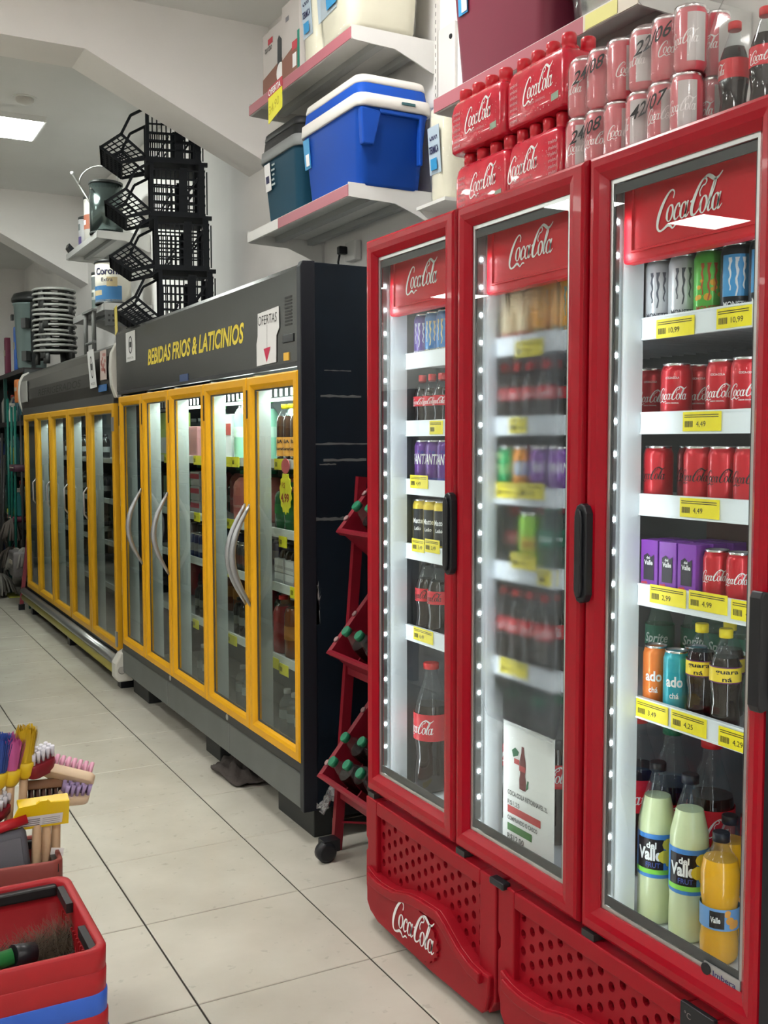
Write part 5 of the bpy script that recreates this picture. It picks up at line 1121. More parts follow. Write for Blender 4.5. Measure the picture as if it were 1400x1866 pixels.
# ================================================================== tower of black picking bins on the coolers
BIN = mat('bin_black', (.009, .011, .014), .6, spec=.15)
def bin_proto():
    """open-front stacking bin: lattice sides and back, scoop lip jutting towards the aisle (-x)"""
    t = thing('stacking_bin', 'bin', 'bin'); H = .281; xb, xf, lip = .287, .0, -.230; w = .34
    # local: x 0 = front posts, y 0 = near side, y w = far side
    def bar(b, p, q, r=.007): 
        P, Q = Vector(p), Vector(q); d = (Q-P); L_ = d.length; b.obox((P+Q)/2, (L_, r*2, r*2), d.to_track_quat('X', 'Z').to_matrix())
    for y, nm in ((0.0, 'side_wall'), (w, 'side_wall')):
        b = MB()
        for z in (.02, .07, .115, .155, .20, H-.035): bar(b, (.0, y, z), (xb, y, z), .004)
        for k in range(13): bar(b, (.012+k*.0240, y, .02), (.012+k*.0240, y, H-.035), .0034)
        b.box(xb*.62-.02, xb*.62+.02, y-.004, y+.004, .0, H-.02); b.box(0, .02, y-.008, y+.008, 0, H); b.box(xb-.03, xb, y-.009, y+.009, 0, H)
        b.box(0, xb, y-.007, y+.007, 0, .028)
        bar(b, (.05, y, .02), (.12, y, .14), .004); bar(b, (xb*.66, y, .12), (xb-.01, y, H-.04), .005)
        # scoop cheek
        top, tip, low = (.012, H+.003), (lip, .060), (-.125, -.012)
        for p, q in ((top, (-.075, .235)), ((-.075, .235), (-.125, .135)), ((-.125, .135), tip), (tip, low), (low, (.0, .03)), ((-.125, .135), (.0, .03))): bar(b, (p[0], y, p[1]), (q[0], y, q[1]), .0065)
        for k in range(1, 6): f = k/6; bar(b, (lip+(low[0]-lip)*f, y, .060+(low[1]-.060)*f), (-.125+.125*f, y, .135+(.03-.135)*f), .003)
        for k in range(1, 4): f = k/4; bar(b, (lip+(-.125-lip)*f, y, .060+.075*f), (low[0]+(.0-low[0])*f, y, low[1]+(.03-low[1])*f), .003)
        b.build(nm, BIN, t)
    b = MB()
    for z in (.02, .07, .12, .17, .22, H-.03): bar(b, (xb, 0, z), (xb, w, z), .005)
    for k in range(12): bar(b, (xb, .02+k*.029, .02), (xb, .02+k*.029, H-.03), .004)
    b.build('back_wall', BIN, t)
    b = MB(); b.box(0, xb, 0, w, 0, .008); b.build('base', BIN, t)
    b = MB()
    for k in range(6): f = k/5; bar(b, (-.125+(lip+.125)*f, 0, -.012+.072*f), (-.125+(lip+.125)*f, w, -.012+.072*f), .005)
    for k in range(9): y = .02+k*.04; bar(b, (-.125, y, -.012), (lip, y, .060), .0035)
    bar(b, (lip, 0, .062), (lip, w, .062), .007); bar(b, (-.125, 0, -.012), (0, 0, .015), .006); bar(b, (-.125, w, -.012), (0, w, .015), .006)
    b.build('scoop_front', BIN, t)
    b = MB(); b.box(xb-.02, xb+.018, -.012, .012, H-.008, H+.012); b.build('stack_lug', BIN, t)
    return Proto(t)
BN = bin_proto(); names = ['bottom', 'second', 'third', 'top']
for k in range(4):
    o = BN.put((.812-.019*k, 1.555+.003*k, 2.080+.2815*k), rt(-14), 'black lattice stacking bin, %s of the tower behind the lettered header' % names[k])
MB().box(.72, 1.12, 1.55, 1.90, 2.063, 2.079).build('bin_board', mat('mat_black', (.015, .015, .016), .7), label='black board under the tower of stacking bins', cat='board')
t = thing('hanging_tag', 'yellow price tag hanging from the lowest stacking bin', 'price tag', (.575, 1.54, 2.02))
MB().prism_yz([(-.03, .0), (.02, -.02), (.028, .125), (-.02, .135)], -.001, .001).build('card', mat('tag_pale2', (.62, .52, .10), .5), t)

# ================================================================== far wall shelves, tins, chairs, bins
wall_shelf('upper far wall shelf holding round tins', 4.46, 3.42, 2.905, .92, [(4.46, 3.42, mat('rail_grey', (.30, .30, .29), .5))])
wall_shelf('lower far wall shelf holding the white beer bucket', 4.40, 3.385, 2.405, .95, [(4.40, 3.385, mat('rail_grey', (.30, .30, .29), .5))])
pf = thing('perforated_skirt', 'grey perforated metal skirt under the lower far shelf', 'panel', (.955, 3.39, 2.25)); MB().box(0, .30, -.012, -.006, .0, .11).build('plate', mat('skirt_grey', (.14, .145, .145), .5), pf)
b = MB()
for k in range(9):
    for j in range(2): b.box(.02+k*.03, .035+k*.03, -.0125, -.0118, .03+j*.035, .045+j*.035)
b.build('holes', mat('hole_light', (.03, .03, .03), .5), pf, kind='stuff')
def tin(name, label, loc, r, h, body, lid, bands=()):
    t = thing(name, label, 'tin', loc); MB().lathe([(r, 0), (r, h)], 24).build('body', body, t); MB().lathe([(r*1.04, h-.012), (r*1.04, h+.004), (r*.96, h+.008)], 24).build('lid', lid, t)
    MB().lathe([(r*1.03, 0), (r*1.03, .014)], 24).build('base_ring', lid, t)
    for z0, z1, a0, a1, m in bands: b = MB(); band_art(z0, z1, a0, a1)(b, r+.0012, h); b.build('print', m, t)
    return t
PALE = mat('tin_pale', (.48, .47, .44), .45); TBLK = mat('tin_black', (.03, .033, .033), .35)
tin('slim_tin', 'slim grey and purple tin at the far end of the upper tin shelf', (1.02, 4.22, 2.906), .055, .24, mat('tin_grey', (.34, .34, .35), .45), TBLK, [(.15, .4, -.7, .7, mat('tin_purple', (.08, .06, .16), .5)), (.6, .8, -.5, .5, mat('tin_dim', (.12, .14, .14), .5))])
tin('cream_tin', 'cream tin with a brown-red picture on the upper tin shelf', (1.02, 3.93, 2.906), .075, .33, PALE, TBLK, [(.30, .62, -.9, .9, mat('tin_rust', (.30, .10, .06), .5)), (.4, .5, -.4, .4, WHITE)])
t = tin('steel_bucket', 'dark green steel bucket with pale label on the upper tin shelf', (1.02, 3.56, 2.906), .115, .36, mat('bucket_steel', (.10, .13, .125), .2, metal=.8), TBLK, [(.22, .42, -1.1, -.1, mat('tin_label', (.50, .52, .46), .5))])
MB().tube([(-.05-.115*math.cos(a), .10*math.cos(a), .36+.12*math.sin(a)) for a in [PI*k/10 for k in range(11)]], .006, 8).build('wire_handle', mat('wire_steel', (.4, .4, .38), .3, metal=.8), t)
t = thing('tongs', 'steel tongs leaning out of the dark green bucket', 'tongs', (.93, 3.60, 3.02)); MB().tube([(.06, 0, 0), (-.10, .16, .34)], .008, 8).build('arm', mat('wire_steel', (.4, .4, .38), .3, metal=.8), t); MB().tube([(.06, 0, 0), (-.01, -.05, .20), (-.03, -.10, .19)], .006, 8).build('arm', mat('wire_steel', (.4, .4, .38), .3, metal=.8), t); MB().lathe([(.004, -.012), (.014, -.006), (.014, .006), (.004, .012)], 10, (-.10, .16, .345)).build('knob', WHITE, t)
t = thing('shelf_clip', 'small black clip on the far edge of the upper tin shelf', 'clip', (.92, 4.40, 2.905)); MB().prism_xz([(0, 0), (-.02, .03), (-.01, .06), (.03, .02), (.03, 0)], -.10, .0).build('clip', BLACK, t)
t = tin('beer_bucket', 'white beer bucket with blue band and black Corona lettering', (1.05, 3.52, 2.408), .125, .30, mat('bucket_cream', (.62, .60, .52), .4), TBLK, [(.05, .42, -1.6, 1.6, mat('bucket_blue', (.04, .17, .38), .4)), (.02, .10, -1.6, 1.6, mat('bucket_cream', (.62, .60, .52), .4)), (.40, .62, .75, 1.35, mat('bucket_tan', (.52, .42, .24), .5)), (.20, .32, -.3, .45, mat('bucket_tan', (.52, .42, .24), .5))])
b = MB(); text_into(b, 'Corona', cyl(.1268, .205, 1, .0), .048, .20, bold=.03); text_into(b, 'Extra', cyl(.1268, .155, 1, .42), .028, .085); b.build('lettering', mat('print_navy', (.02, .02, .08), .6), t)
t.rotation_euler = (0, 0, rt(12))
tin('comic_tin', 'slim tin with black and white comic print beside the beer bucket', (1.03, 3.86, 2.408), .055, .27, mat('tin_white', (.52, .54, .50), .45), TBLK, [(.05, .28, -.9, .9, mat('tin_dim2', (.10, .13, .12), .5)), (.55, .90, -.9, .9, mat('tin_dim', (.12, .14, .14), .5)), (.36, .48, -.3, .5, mat('tin_dim2', (.10, .13, .12), .5))])
# tubular stand under the lower tin shelf
ld = thing('tubular_stand', 'grey tubular metal stand on the farther cooler below the tins', 'stand', (.93, 3.62, 2.056)); LG = mat('ladder_grey', (.22, .225, .22), .4, metal=.5)
for y in (0, .26): MB().tube([(0, y, 0), (0, y, .29), (.012, y, .33)], .016, 8).build('post', LG, ld)
MB().tube([(0, -.02, .10), (0, .28, .10)], .012, 8).build('cross_bar', LG, ld); MB().box(-.02, .12, -.03, .29, .318, .334).build('top_plate', LG, ld)
# stack of plastic stools
sp_ = thing('s', 's', 's'); PG = mat('stool_grey', (.26, .26, .245), .4, var=.1, vscale=10)
def stool_proto():
    t = thing('plastic_stool', 'stool', 'stool'); r = .168
    MB().lathe([(r*.90, -.006), (r*.98, -.010), (r, -.002), (r*.985, .008), (r*.93, .012), (r*.90, .006)], 32, cap0=False, cap1=False).build('rim', PG, t)
    MB().lathe([(.03, .004), (r*.90, .004)], 32, cap0=False, cap1=False).build('seat', PG, t)
    for k in range(4):
        a = PI/4+PI/2*k; c, s_ = math.cos(a), math.sin(a)
        MB().loft([[(c*(q+dx)-s_*dy, s_*(q+dx)+c*dy, z) for dx, dy in ((-.012, -.022), (.012, -.022), (.012, .022), (-.012, .022))] for z, q in ((0, r*.84), (-.10, r*.90))]).build('leg', mat('stool_dark', (.05, .052, .05), .5), t)
    return Proto(t)
bpy.data.objects.remove(sp_)
ST = stool_proto()
for k in range(13):
    nm = ('lowest', 'second', 'third', 'fourth', 'fifth', 'sixth', 'seventh', 'eighth', 'ninth', 'tenth', 'eleventh', 'twelfth', 'topmost')[k]
    ST.put((.835+random.uniform(-.006, .006), 4.55+random.uniform(-.008, .008), 2.150+k*.0395), (rt(random.uniform(-1.5, 1.5)), rt(random.uniform(-1.5, 1.5)), random.uniform(-.2, .2)), '%s grey plastic stool, counted upwards, in the stack on the farther cooler' % nm)
# large lidded bin with handles
tb = thing('lidded_bin', 'tall grey-green bin with black lid and clamps beside the stool stack', 'bin', (.82, 5.52, 2.075)); GB = mat('bin_grey_green', (.17, .225, .22), .45)
MB().lathe([(.115, 0), (.12, .01), (.142, .54), (.15, .545), (.15, .56)], 28).build('body', GB, tb); MB().lathe([(.158, .57), (.162, .60), (.14, .64), (.06, .665), (.0015, .668)], 28).build('lid', mat('lid_black', (.018, .02, .02), .35), tb)
for z in (.10, .38): MB().obox((-.07, -.135, z), (.05, .06, .085), Matrix.Rotation(.5, 3, 'Z')).build('clamp', mat('lid_black', (.018, .02, .02), .35), tb)
MB().box(-.03, .0, -.165, -.13, .0, .56).build('side_strap', mat('lid_black', (.018, .02, .02), .35), tb); MB().box(-.155, -.135, .05, .11, .42, .47).build('side_lug', mat('lid_black', (.018, .02, .02), .35), tb)

# ================================================================== cleaning-goods rack at the end of the row
rk = thing('cleaning_rack', 'dark rack of cleaning goods beyond the farther cooler', 'rack', (0, 0, 0)); RKM = mat('rack_green', (.01, .06, .05), .45)
for y in (5.30, 6.4, 7.5):
    for x in (.72, 1.22): MB().box(x-.015, x+.015, y-.015, y+.015, 0, 2.06).build('post', RKM, rk)
for z in (.25, .70, 1.15, 1.60, 2.05): MB().box(.70, 1.25, 5.27, 7.53, z-.02, z+.02).build('shelf', mat('rack_shelf', (.025, .02, .02), .5), rk)
MB().box(1.235, 1.25, 5.27, 7.53, .02, 2.03).build('back_sheet', mat('rack_back', (.03, .035, .035), .6), rk); MB().box(.72, 1.24, 7.50, 7.53, .02, 2.03).build('end_sheet', mat('rack_back', (.03, .035, .035), .6), rk)
rg3 = random.Random(5); cl = [(.05, .03, .06), (.30, .26, .05), (.03, .10, .12), (.22, .05, .03), (.25, .25, .23), (.02, .06, .04), (.03, .05, .16), (.10, .08, .06)]
cp = []
for q, c in enumerate(cl):
    t = thing('cleaner_bottle', 'x', 'bottle'); m_ = mat('cleaner_%d' % q, c, .45)
    MB().loft([[(x, y, z) for x, y in rrect(0, 0, .035*s, .045*s, .012*s+.002, 3)] for z, s in ((0, .95), (.01, 1), (.17, 1), (.215, .5), (.225, .38), (.245, .38))]).build('body', m_, t); MB().lathe([(.017, .24), (.017, .265), (.013, .27)], 10).build('cap', mat('cleaner_cap_%d' % (q % 3), ((.4, .38, .34), (.35, .05, .04), (.03, .12, .10))[q % 3], .5), t)
    cp.append(Proto(t))
for z, zn in ((.27, 'lowest'), (.72, 'second'), (1.17, 'third'), (1.62, 'fourth')):
    y = 5.40
    while y < 7.4:
        if rg3.random() < .8: cp[rg3.randrange(8)].put((rg3.uniform(.78, .86), y, z), rg3.uniform(-.3, .3), 'cleaner bottle in the crowded row on the %s rack shelf' % zn, 'cleaner bottles on the %s rack shelf' % zn, scale=rg3.uniform(.85, 1.35))
        y += rg3.uniform(.12, .2)
for p_ in cp:
    if not p_.used:
        for ch in list(p_.o.children): bpy.data.objects.remove(ch)
        bpy.data.objects.remove(p_.o)
rk2 = thing('red_a_frame', 'dull red sloping leg frame at the end of the farther cooler', 'frame', (.64, 5.27, 0)); MB().obox((.035, 0, .33), (.03, .03, .62), Matrix.Rotation(rt(7), 3, 'Y')).build('leg', mat('frame_red', (.22, .04, .05), .5), rk2); MB().box(-.025, .025, -.02, .02, 0, .05).build('foot', BLACK, rk2); MB().obox((.16, 0, .33), (.03, .03, .62), Matrix.Rotation(rt(-7), 3, 'Y')).build('leg', mat('frame_red', (.22, .04, .05), .5), rk2)
rgd = random.Random(11)
def broom(label, loc, h, pole, head, kind, lean):
    t = thing('broom', label, 'broom', loc, 0); MB().tube([(0, 0, .16), (lean[0], lean[1], h)], .012, 8).build('pole', pole, t)
    if kind == 'mop':
        b = MB()
        for k in range(26):
            a = 2*PI*k/26; q = rgd.uniform(.06, .13); b.tube([(0, 0, .20), (q*.6*math.cos(a), q*.6*math.sin(a), .15), (q*math.cos(a), q*math.sin(a), rgd.uniform(.0, .05))], .011, 5)
        b.build('mop_head', head, t, kind='stuff')
    else:
        MB().box(-.03, .03, -.13, .13, .12, .17).build('head_block', pole, t, bevel=.008); b = MB()
        for k in range(10):
            for j in range(2): b.loft([[(x, y, z) for x, y in rrect(-.012+j*.024+dx*.3, -.115+k*.0255+dx, .009*s, .010*s, .004, 2)] for z, s, dx in ((.12, 1, 0), (.0, 1.5, rgd.uniform(-.008, .008)))])
        b.build('bristles', head, t, kind='stuff')
    return t
GP = mat('pole_green', (.01, .13, .10), .4); KP = mat('pole_dark', (.03, .03, .03), .5); MOPG = mat('mop_grey', (.22, .21, .19), .9); MOPB = mat('mop_brown', (.10, .085, .075), .9)
for i, (x, y, z, h, p, hm, kd, ln, lb) in enumerate(((.66, 5.62, .30, 1.45, GP, MOPG, 'mop', (.03, .05), 'green-poled mop with grey strings beside the red sloping frame'), (.66, 5.95, .28, 1.55, GP, MOPB, 'mop', (.02, .06), 'green-poled mop with brown strings, second from the red frame'), (.62, 6.3, .02, 1.5, KP, MOPB, 'broom', (.05, .02), 'dark-poled broom leaning on the cleaning rack'), (.64, 6.7, .05, 1.6, GP, MOPG, 'mop', (.03, -.04), 'farthest green-poled mop with grey strings'), (.69, 5.40, .32, 1.35, KP, MOPG, 'mop', (.01, .03), 'dark-poled mop closest to the farther cooler'), (.66, 5.78, .55, 1.2, GP, MOPB, 'mop', (.02, .02), 'raised green-poled mop with brown strings beside the rack'), (.60, 6.1, .02, 1.3, KP, MOPG, 'mop', (.06, .03), 'mop with grey strings standing on the floor by the rack'), (.64, 6.5, .40, 1.3, KP, MOPB, 'mop', (.03, .0), 'dark-poled mop with brown strings farther along the rack'), (.66, 7.0, .30, 1.4, GP, MOPG, 'broom', (.03, .02), 'green-poled broom at the far end of the rack'))):
    broom(lb, (x, y, z), h, p, hm, kd, ln)
for k, (nm, lb, loc, sz, c, st) in enumerate((('blue_chair_back', 'narrow blue plastic piece standing on top of the cleaning rack', (.76, 5.92, 2.072), (.05, .10, .40), (.03, .12, .45), None), ('maroon_brush', 'maroon plastic piece beside the blue one on the rack top', (.74, 6.35, 2.072), (.05, .09, .34), (.14, .02, .05), (.8, .95)), ('orange_box', 'orange and white box under the top rack shelf', (.73, 5.55, 1.78), (.10, .16, .20), (.60, .18, .04), (.6, 1)), ('white_spray_bottle', 'white spray bottle on the upper rack shelf', (.72, 6.0, 1.622), (.07, .08, .16), (.5, .5, .46), None), ('yellow_bottle', 'yellow cleaner bottle on the middle rack shelf', (.71, 6.05, 1.172), (.07, .09, .26), (.62, .45, .03), None), ('maroon_dustpan', 'dark maroon dustpan on the middle rack shelf', (.71, 5.55, 1.18), (.16, .30, .06), (.05, .015, .03), None), ('yellow_green_pack', 'yellow-green sponge pack on the lower rack shelf', (.71, 6.1, .722), (.08, .12, .10), (.45, .5, .05), None), ('maroon_tray', 'maroon tray on the low rack shelf', (.73, 5.9, .722), (.14, .4, .05), (.12, .02, .04), None), ('teal_bottle', 'teal cleaner bottle on the lower rack shelf', (.71, 5.75, .772), (.07, .08, .24), (.02, .16, .17), None), ('grey_crate', 'grey crate low on the rack beside the red frame', (.70, 5.46, .272), (.22, .26, .22), (.13, .12, .12), (.4, .6)))):
    m_ = mat('rack_goods_%d' % k, c, .5); t = thing(nm, lb, 'box' if 'box' in nm or 'crate' in nm else 'cleaning item', loc)
    if 'bottle' in nm:
        MB().loft([[(x, y, z*sz[2]) for x, y in rrect(0, 0, sz[0]/2*s, sz[1]/2*s, .012*s+.002, 3)] for z, s in ((0, .95), (.05, 1), (.62, 1), (.8, .5), (.84, .35), (.9, .35))]).build('body', m_, t); MB().box(-.03, .02, -.014, .014, sz[2]*.9, sz[2]*1.06).build('trigger', mat('rack_goods_cap', (.4, .38, .34), .5), t, bevel=.004)
    else:
        MB().loft([[(x, y, z*sz[2]) for x, y in rrect(0, 0, sz[0]/2*s, sz[1]/2*s, .012, 3)] for z, s in ((0, .92), (.06, .97), (.9, 1), (1, .94))]).build('body', m_, t)
        MB().box(-sz[0]/2-.004, -sz[0]/2+.003, -sz[1]*.3, sz[1]*.3, sz[2]*.5, sz[2]*.66).build('label', mat('rack_goods_label', (.42, .38, .30), .6), t)
t = thing('floor_tag', 'yellow-green card lying on the floor by the cleaning rack', 'card', (.70, 6.15, .003)); MB().box(-.05, .05, -.16, .16, 0, .004).build('card', mat('tag_pale3', (.45, .45, .08), .5), t)
# ================================================================== red tilted-crate rack between the two coolers
RW = mat('rack_red', (.20, .008, .018), .42, var=.1, vscale=8); CRR = mat('crate_red', (.22, .008, .020), .42, var=.1, vscale=9)  # both reds darkened to stand in for shade between the coolers
br = thing('tilted_crate_rack', 'red steel rack holding tilted bottle crates between the two coolers', 'rack')
RY0, RY1 = -1.20, -.76
for y in (RY1, RY0):
    MB().obox((.80, y, .66), (.034, .022, 1.32), Matrix.Rotation(rt(4.5), 3, 'Y')).build('front_leg', RW, br); MB().box(1.12, 1.15, y-.012, y+.012, 0, 1.7).build('rear_post', RW, br)
    for z in (.22, .66, 1.08): MB().obox((.98, y, z+.10), (.36, .016, .02), Matrix.Rotation(rt(-28), 3, 'Y')).build('cradle_bar', RW, br)
for z in (.20, .64): MB().box(.745+z*.07, .765+z*.07, RY0, RY1, z-.012, z+.012).build('cross_bar', RW, br)
MB().tube([(.76, RY1, .10), (1.1, RY0, .16)], .004, 6).build('brace_wire', RW, br); MB().tube([(.76, RY0, .16), (1.1, RY1, .10)], .004, 6).build('brace_wire', RW, br)
MB().lathe([(.026, -.02), (.036, -.014), (.036, .014), (.026, .02)], 20).xf(Matrix.Translation((.672, -.835, .036)) @ Matrix.Rotation(PI/2, 4, 'X')).build('caster_wheel', BLACK, br)
MB().box(.66, .72, -.85, -.80, .035, .075).build('caster_fork', BLACK, br)
# crate: local z = mouth normal, x runs up the slope, y across
def crate_proto():
    t = thing('bottle_crate', 'crate', 'crate'); L, Wc, Dp = .34, .43, .20
    b = MB(); b.box(0, L, -Wc, 0, -Dp, -Dp+.01); b.build('base', CRR, t)
    MB().box(0, L, -.012, 0, -Dp+.01, 0).build('side_wall', CRR, t, bevel=.003); MB().box(0, L, -Wc, -Wc+.012, -Dp+.01, 0).build('side_wall', CRR, t, bevel=.003)
    MB().box(0, .012, -Wc+.012, -.012, -Dp+.01, -.012).build('end_wall', CRR, t); MB().box(L-.012, L, -Wc+.012, -.012, -Dp+.01, -.012).build('end_wall', CRR, t)
    rm = MB(); out = [(0, 0), (L, 0), (L, -Wc), (0, -Wc)]; rm.loft([[(x+(L/2-x)*k, y+(-Wc/2-y)*k, z) for x, y in out] for k, z in ((-.04, -.02), (-.05, .0), (.0, .006), (.06, .0), (.06, -.02))], smooth=False, cap0=False, cap1=False); rm.build('rim', CRR, t)
    g = MB()
    for k in range(1, 4): g.box(L*k/4-.004, L*k/4+.004, -Wc+.012, -.012, -Dp+.01, -.07)
    for k in range(1, 5): g.box(.012, L-.012, -Wc*k/5-.004, -Wc*k/5+.004, -Dp+.01, -.07)
    g.build('divider', CRR, t)
    h = MB()
    for k in range(3): h.lathe([(.012, 0), (.009, .004)], 10, (.05+k*.11, -.004, .005))
    h.build('rim_holes', mat('crate_hole', (.35, .22, .22), .5), t)
    return Proto(t)
CRT = crate_proto()
CB_ = bottle_proto('green_capped_bottle', .245, .040, .70, COLA, CAPGRN, None, None)
ang = rt(-50)
for ci, (x, z, nm) in enumerate(((.678, .285, 'lowest'), (.716, .715, 'middle'), (.756, 1.135, 'uppermost'))):
    Mx = Matrix.Translation((x, -.772, z)) @ Matrix.Rotation(ang, 4, 'Y')
    o = CRT.put((x, -.772, z), (0, ang, 0), 'red plastic bottle crate tilted towards the aisle, %s on the red rack' % nm)
    spots = [(.060, -.115), (.15, -.09), (.075, -.205), (.165, -.20), (.075, -.30)] if ci == 0 else [(.075, -.125), (.075, -.22), (.165, -.22)]
    for k, (u, v) in enumerate(spots):
        P = Mx @ Vector((u, v, -.185)); CB_.put(tuple(P), (0, ang, 0), scale=1.0, label='green-capped cola bottle lying in the %s tilted red crate' % nm, group='green-capped bottles in the %s tilted crate' % nm)
t = thing('plastic_scrap', 'crumpled clear plastic bag behind the leg of the red rack', 'bag', (.735, -.73, .14))
m = 10; vs = []
for i in range(m+1):
    for j in range(m+1): u, v = i/m-.5, j/m-.5; vs.append((u*.07+random.uniform(-.008, .008), v*.06+random.uniform(-.008, .008), .09*(i/m)+random.uniform(-.012, .012)))
MB().add(vs, [(i*(m+1)+j, (i+1)*(m+1)+j, (i+1)*(m+1)+j+1, i*(m+1)+j+1) for i in range(m) for j in range(m)]).build('film', glass_mat('bag_film', (.75, .75, .75), 1.4, rough=.2, refl=2, haze=.35, hazecol=(.4, .4, .4)), t)

# ================================================================== shopping baskets and brushes in the foreground
BR = mat('basket_red', (.36, .012, .018), .42, var=.1, vscale=9); BB = mat('basket_blue', (.03, .11, .52), .42, var=.1, vscale=9); BO = mat('basket_rust', (.42, .05, .025), .45, var=.1, vscale=9)
def basket(label, loc, m, rz=0, tiltx=0, sx=.49, sy=.335, h=.235, detail=True, group=None):
    """loc = centre of the rim plane; body tapers downwards"""
    t = thing('shopping_basket', label, 'basket', loc, rz, group); t.rotation_euler = (tiltx, 0, rz)
    ring = lambda s, z, d=0: [(x, y, z) for x, y in rrect(0, 0, sx/2*s+d, sy/2*s+d, .028, 4)]
    MB().loft([ring(.80, -h+.006), ring(.83, -h), ring(.975, -.05), ring(.975, -.045)], cap1=False).loft([ring(.80, -h+.010, -.006), ring(.97, -.045, -.006)], cap1=False).build('tub', m, t)
    MB().loft([ring(.985, -.048), ring(1.0, -.046), ring(1.006, -.004), ring(.995, .0), ring(.955, .0), ring(.945, -.006), ring(.94, -.05)], cap0=False, cap1=False).build('rim', m, t)
    if detail:
        s = MB()
        for side in (-1, 1):
            for k in range(12): s.box(-.19+k*.024, -.178+k*.024, side*sy/2*.94-.003, side*sy/2*.94+.003, -.13, -.065)
        s.build('slots', mat('slot_shadow', (.02, .012, .012), .7), t, kind='stuff')
        for y in (-1, 1): MB().box(-sx/2*.82, sx/2*.90, y*sy/2*.90-.008, y*sy/2*.90+.008, -.030, -.008).build('handle_bar', mat('handle_black', (.015, .015, .016), .45), t, bevel=.004)
        for y0, y1 in ((-.145, -.05), (.05, .135)): MB().box(sx/2*.925-.008, sx/2*.925+.004, y0, y1, -.026, -.008).build('handle_arm', mat('handle_black', (.015, .015, .016), .45), t)
        g = MB()
        for k in range(16): g.box(sx/2*.945-.008, sx/2*.945-.004, -.12+k*.016, -.116+k*.016, -.15, -.05)
        g.build('side_ribs', mat('basket_rib', (.28, .012, .016), .5), t, kind='stuff')
    return t
bx0, by0, bz0 = -.651, -2.128, .600
basket('top red shopping basket of the stack, holding a brush with hairy bristles', (bx0, by0, bz0), BR)
for k, (m, dz, nm) in enumerate(((BR, .030, 'second, red'), (BB, .068, 'third, blue'), (BR, .104, 'fourth, red'), (BB, .136, 'fifth, blue'), (BB, .168, 'sixth, blue'), (BO, .205, 'seventh, rust red'), (BR, .245, 'eighth, red'), (BB, .285, 'ninth, blue'), (BR, .325, 'tenth, red'), (BB, .3585, 'lowest, blue'))):
    basket('shopping basket in the foreground stack, %s from the top' % nm, (bx0+.001*k, by0, bz0-dz-.006), m, detail=False)
# hairy brush heads lying in the top basket
HAIR = [mat('hair_dark', (.035, .03, .026), .8), mat('hair_tan', (.22, .18, .13), .8)]
def hairy(label, c, ax, L_, n, m, seed, tilt=.5, name='hair_broom_head'):
    t = thing(name, label, 'broom', c); b = MB(); rg = random.Random(seed); ax = Vector(ax).normalized(); up = Vector((0, 0, 1)); side = ax.cross(up)
    MB().obox((0, 0, 0), (L_, .03, .025), ax.to_track_quat('X', 'Z').to_matrix()).build('block', mat('block_dark', (.03, .02, .015), .6), t)
    for k in range(n):
        p = ax*rg.uniform(-L_/2, L_/2)+side*rg.uniform(-.015, .015)+up*.01; d = (side*rg.uniform(.35, 1.0)*tilt+up*rg.uniform(.2, .9)*.5+ax*rg.uniform(-.4, .4)).normalized(); ln_ = rg.uniform(.04, .08)
        q = p+d*ln_; e = d.cross(ax).normalized()*.0009; b.add([p-e, p+e, q+e*.3, q-e*.3], [(0, 1, 2, 3)])
    b.build('bristles', m, t, kind='stuff'); return t
hairy('dark hair broom head lying at the back of the top red basket', (-.56, -2.07, .485), (1, .25, 0), .26, 1500, HAIR[0], 3)
hairy('tan hair broom head lying towards the front of the top red basket', (-.515, -2.135, .500), (1, .30, .1), .24, 1600, HAIR[1], 4, -.6)
hairy('second dark hair broom head beside the tan one', (-.60, -2.11, .475), (1, -.2, 0), .22, 900, HAIR[0], 5)
t = thing('broom_socket', 'green plastic broom socket poking from the top red basket', 'broom', (-.545, -2.20, .575)); MB().tube([(-.10, -.01, -.008), (0, .0, .0)], .014, 12).build('socket', mat('socket_green', (.02, .16, .04), .4), t); MB().tube([(0, 0, 0), (.035, .012, -.008)], .019, 12).build('collar', BLACK, t)

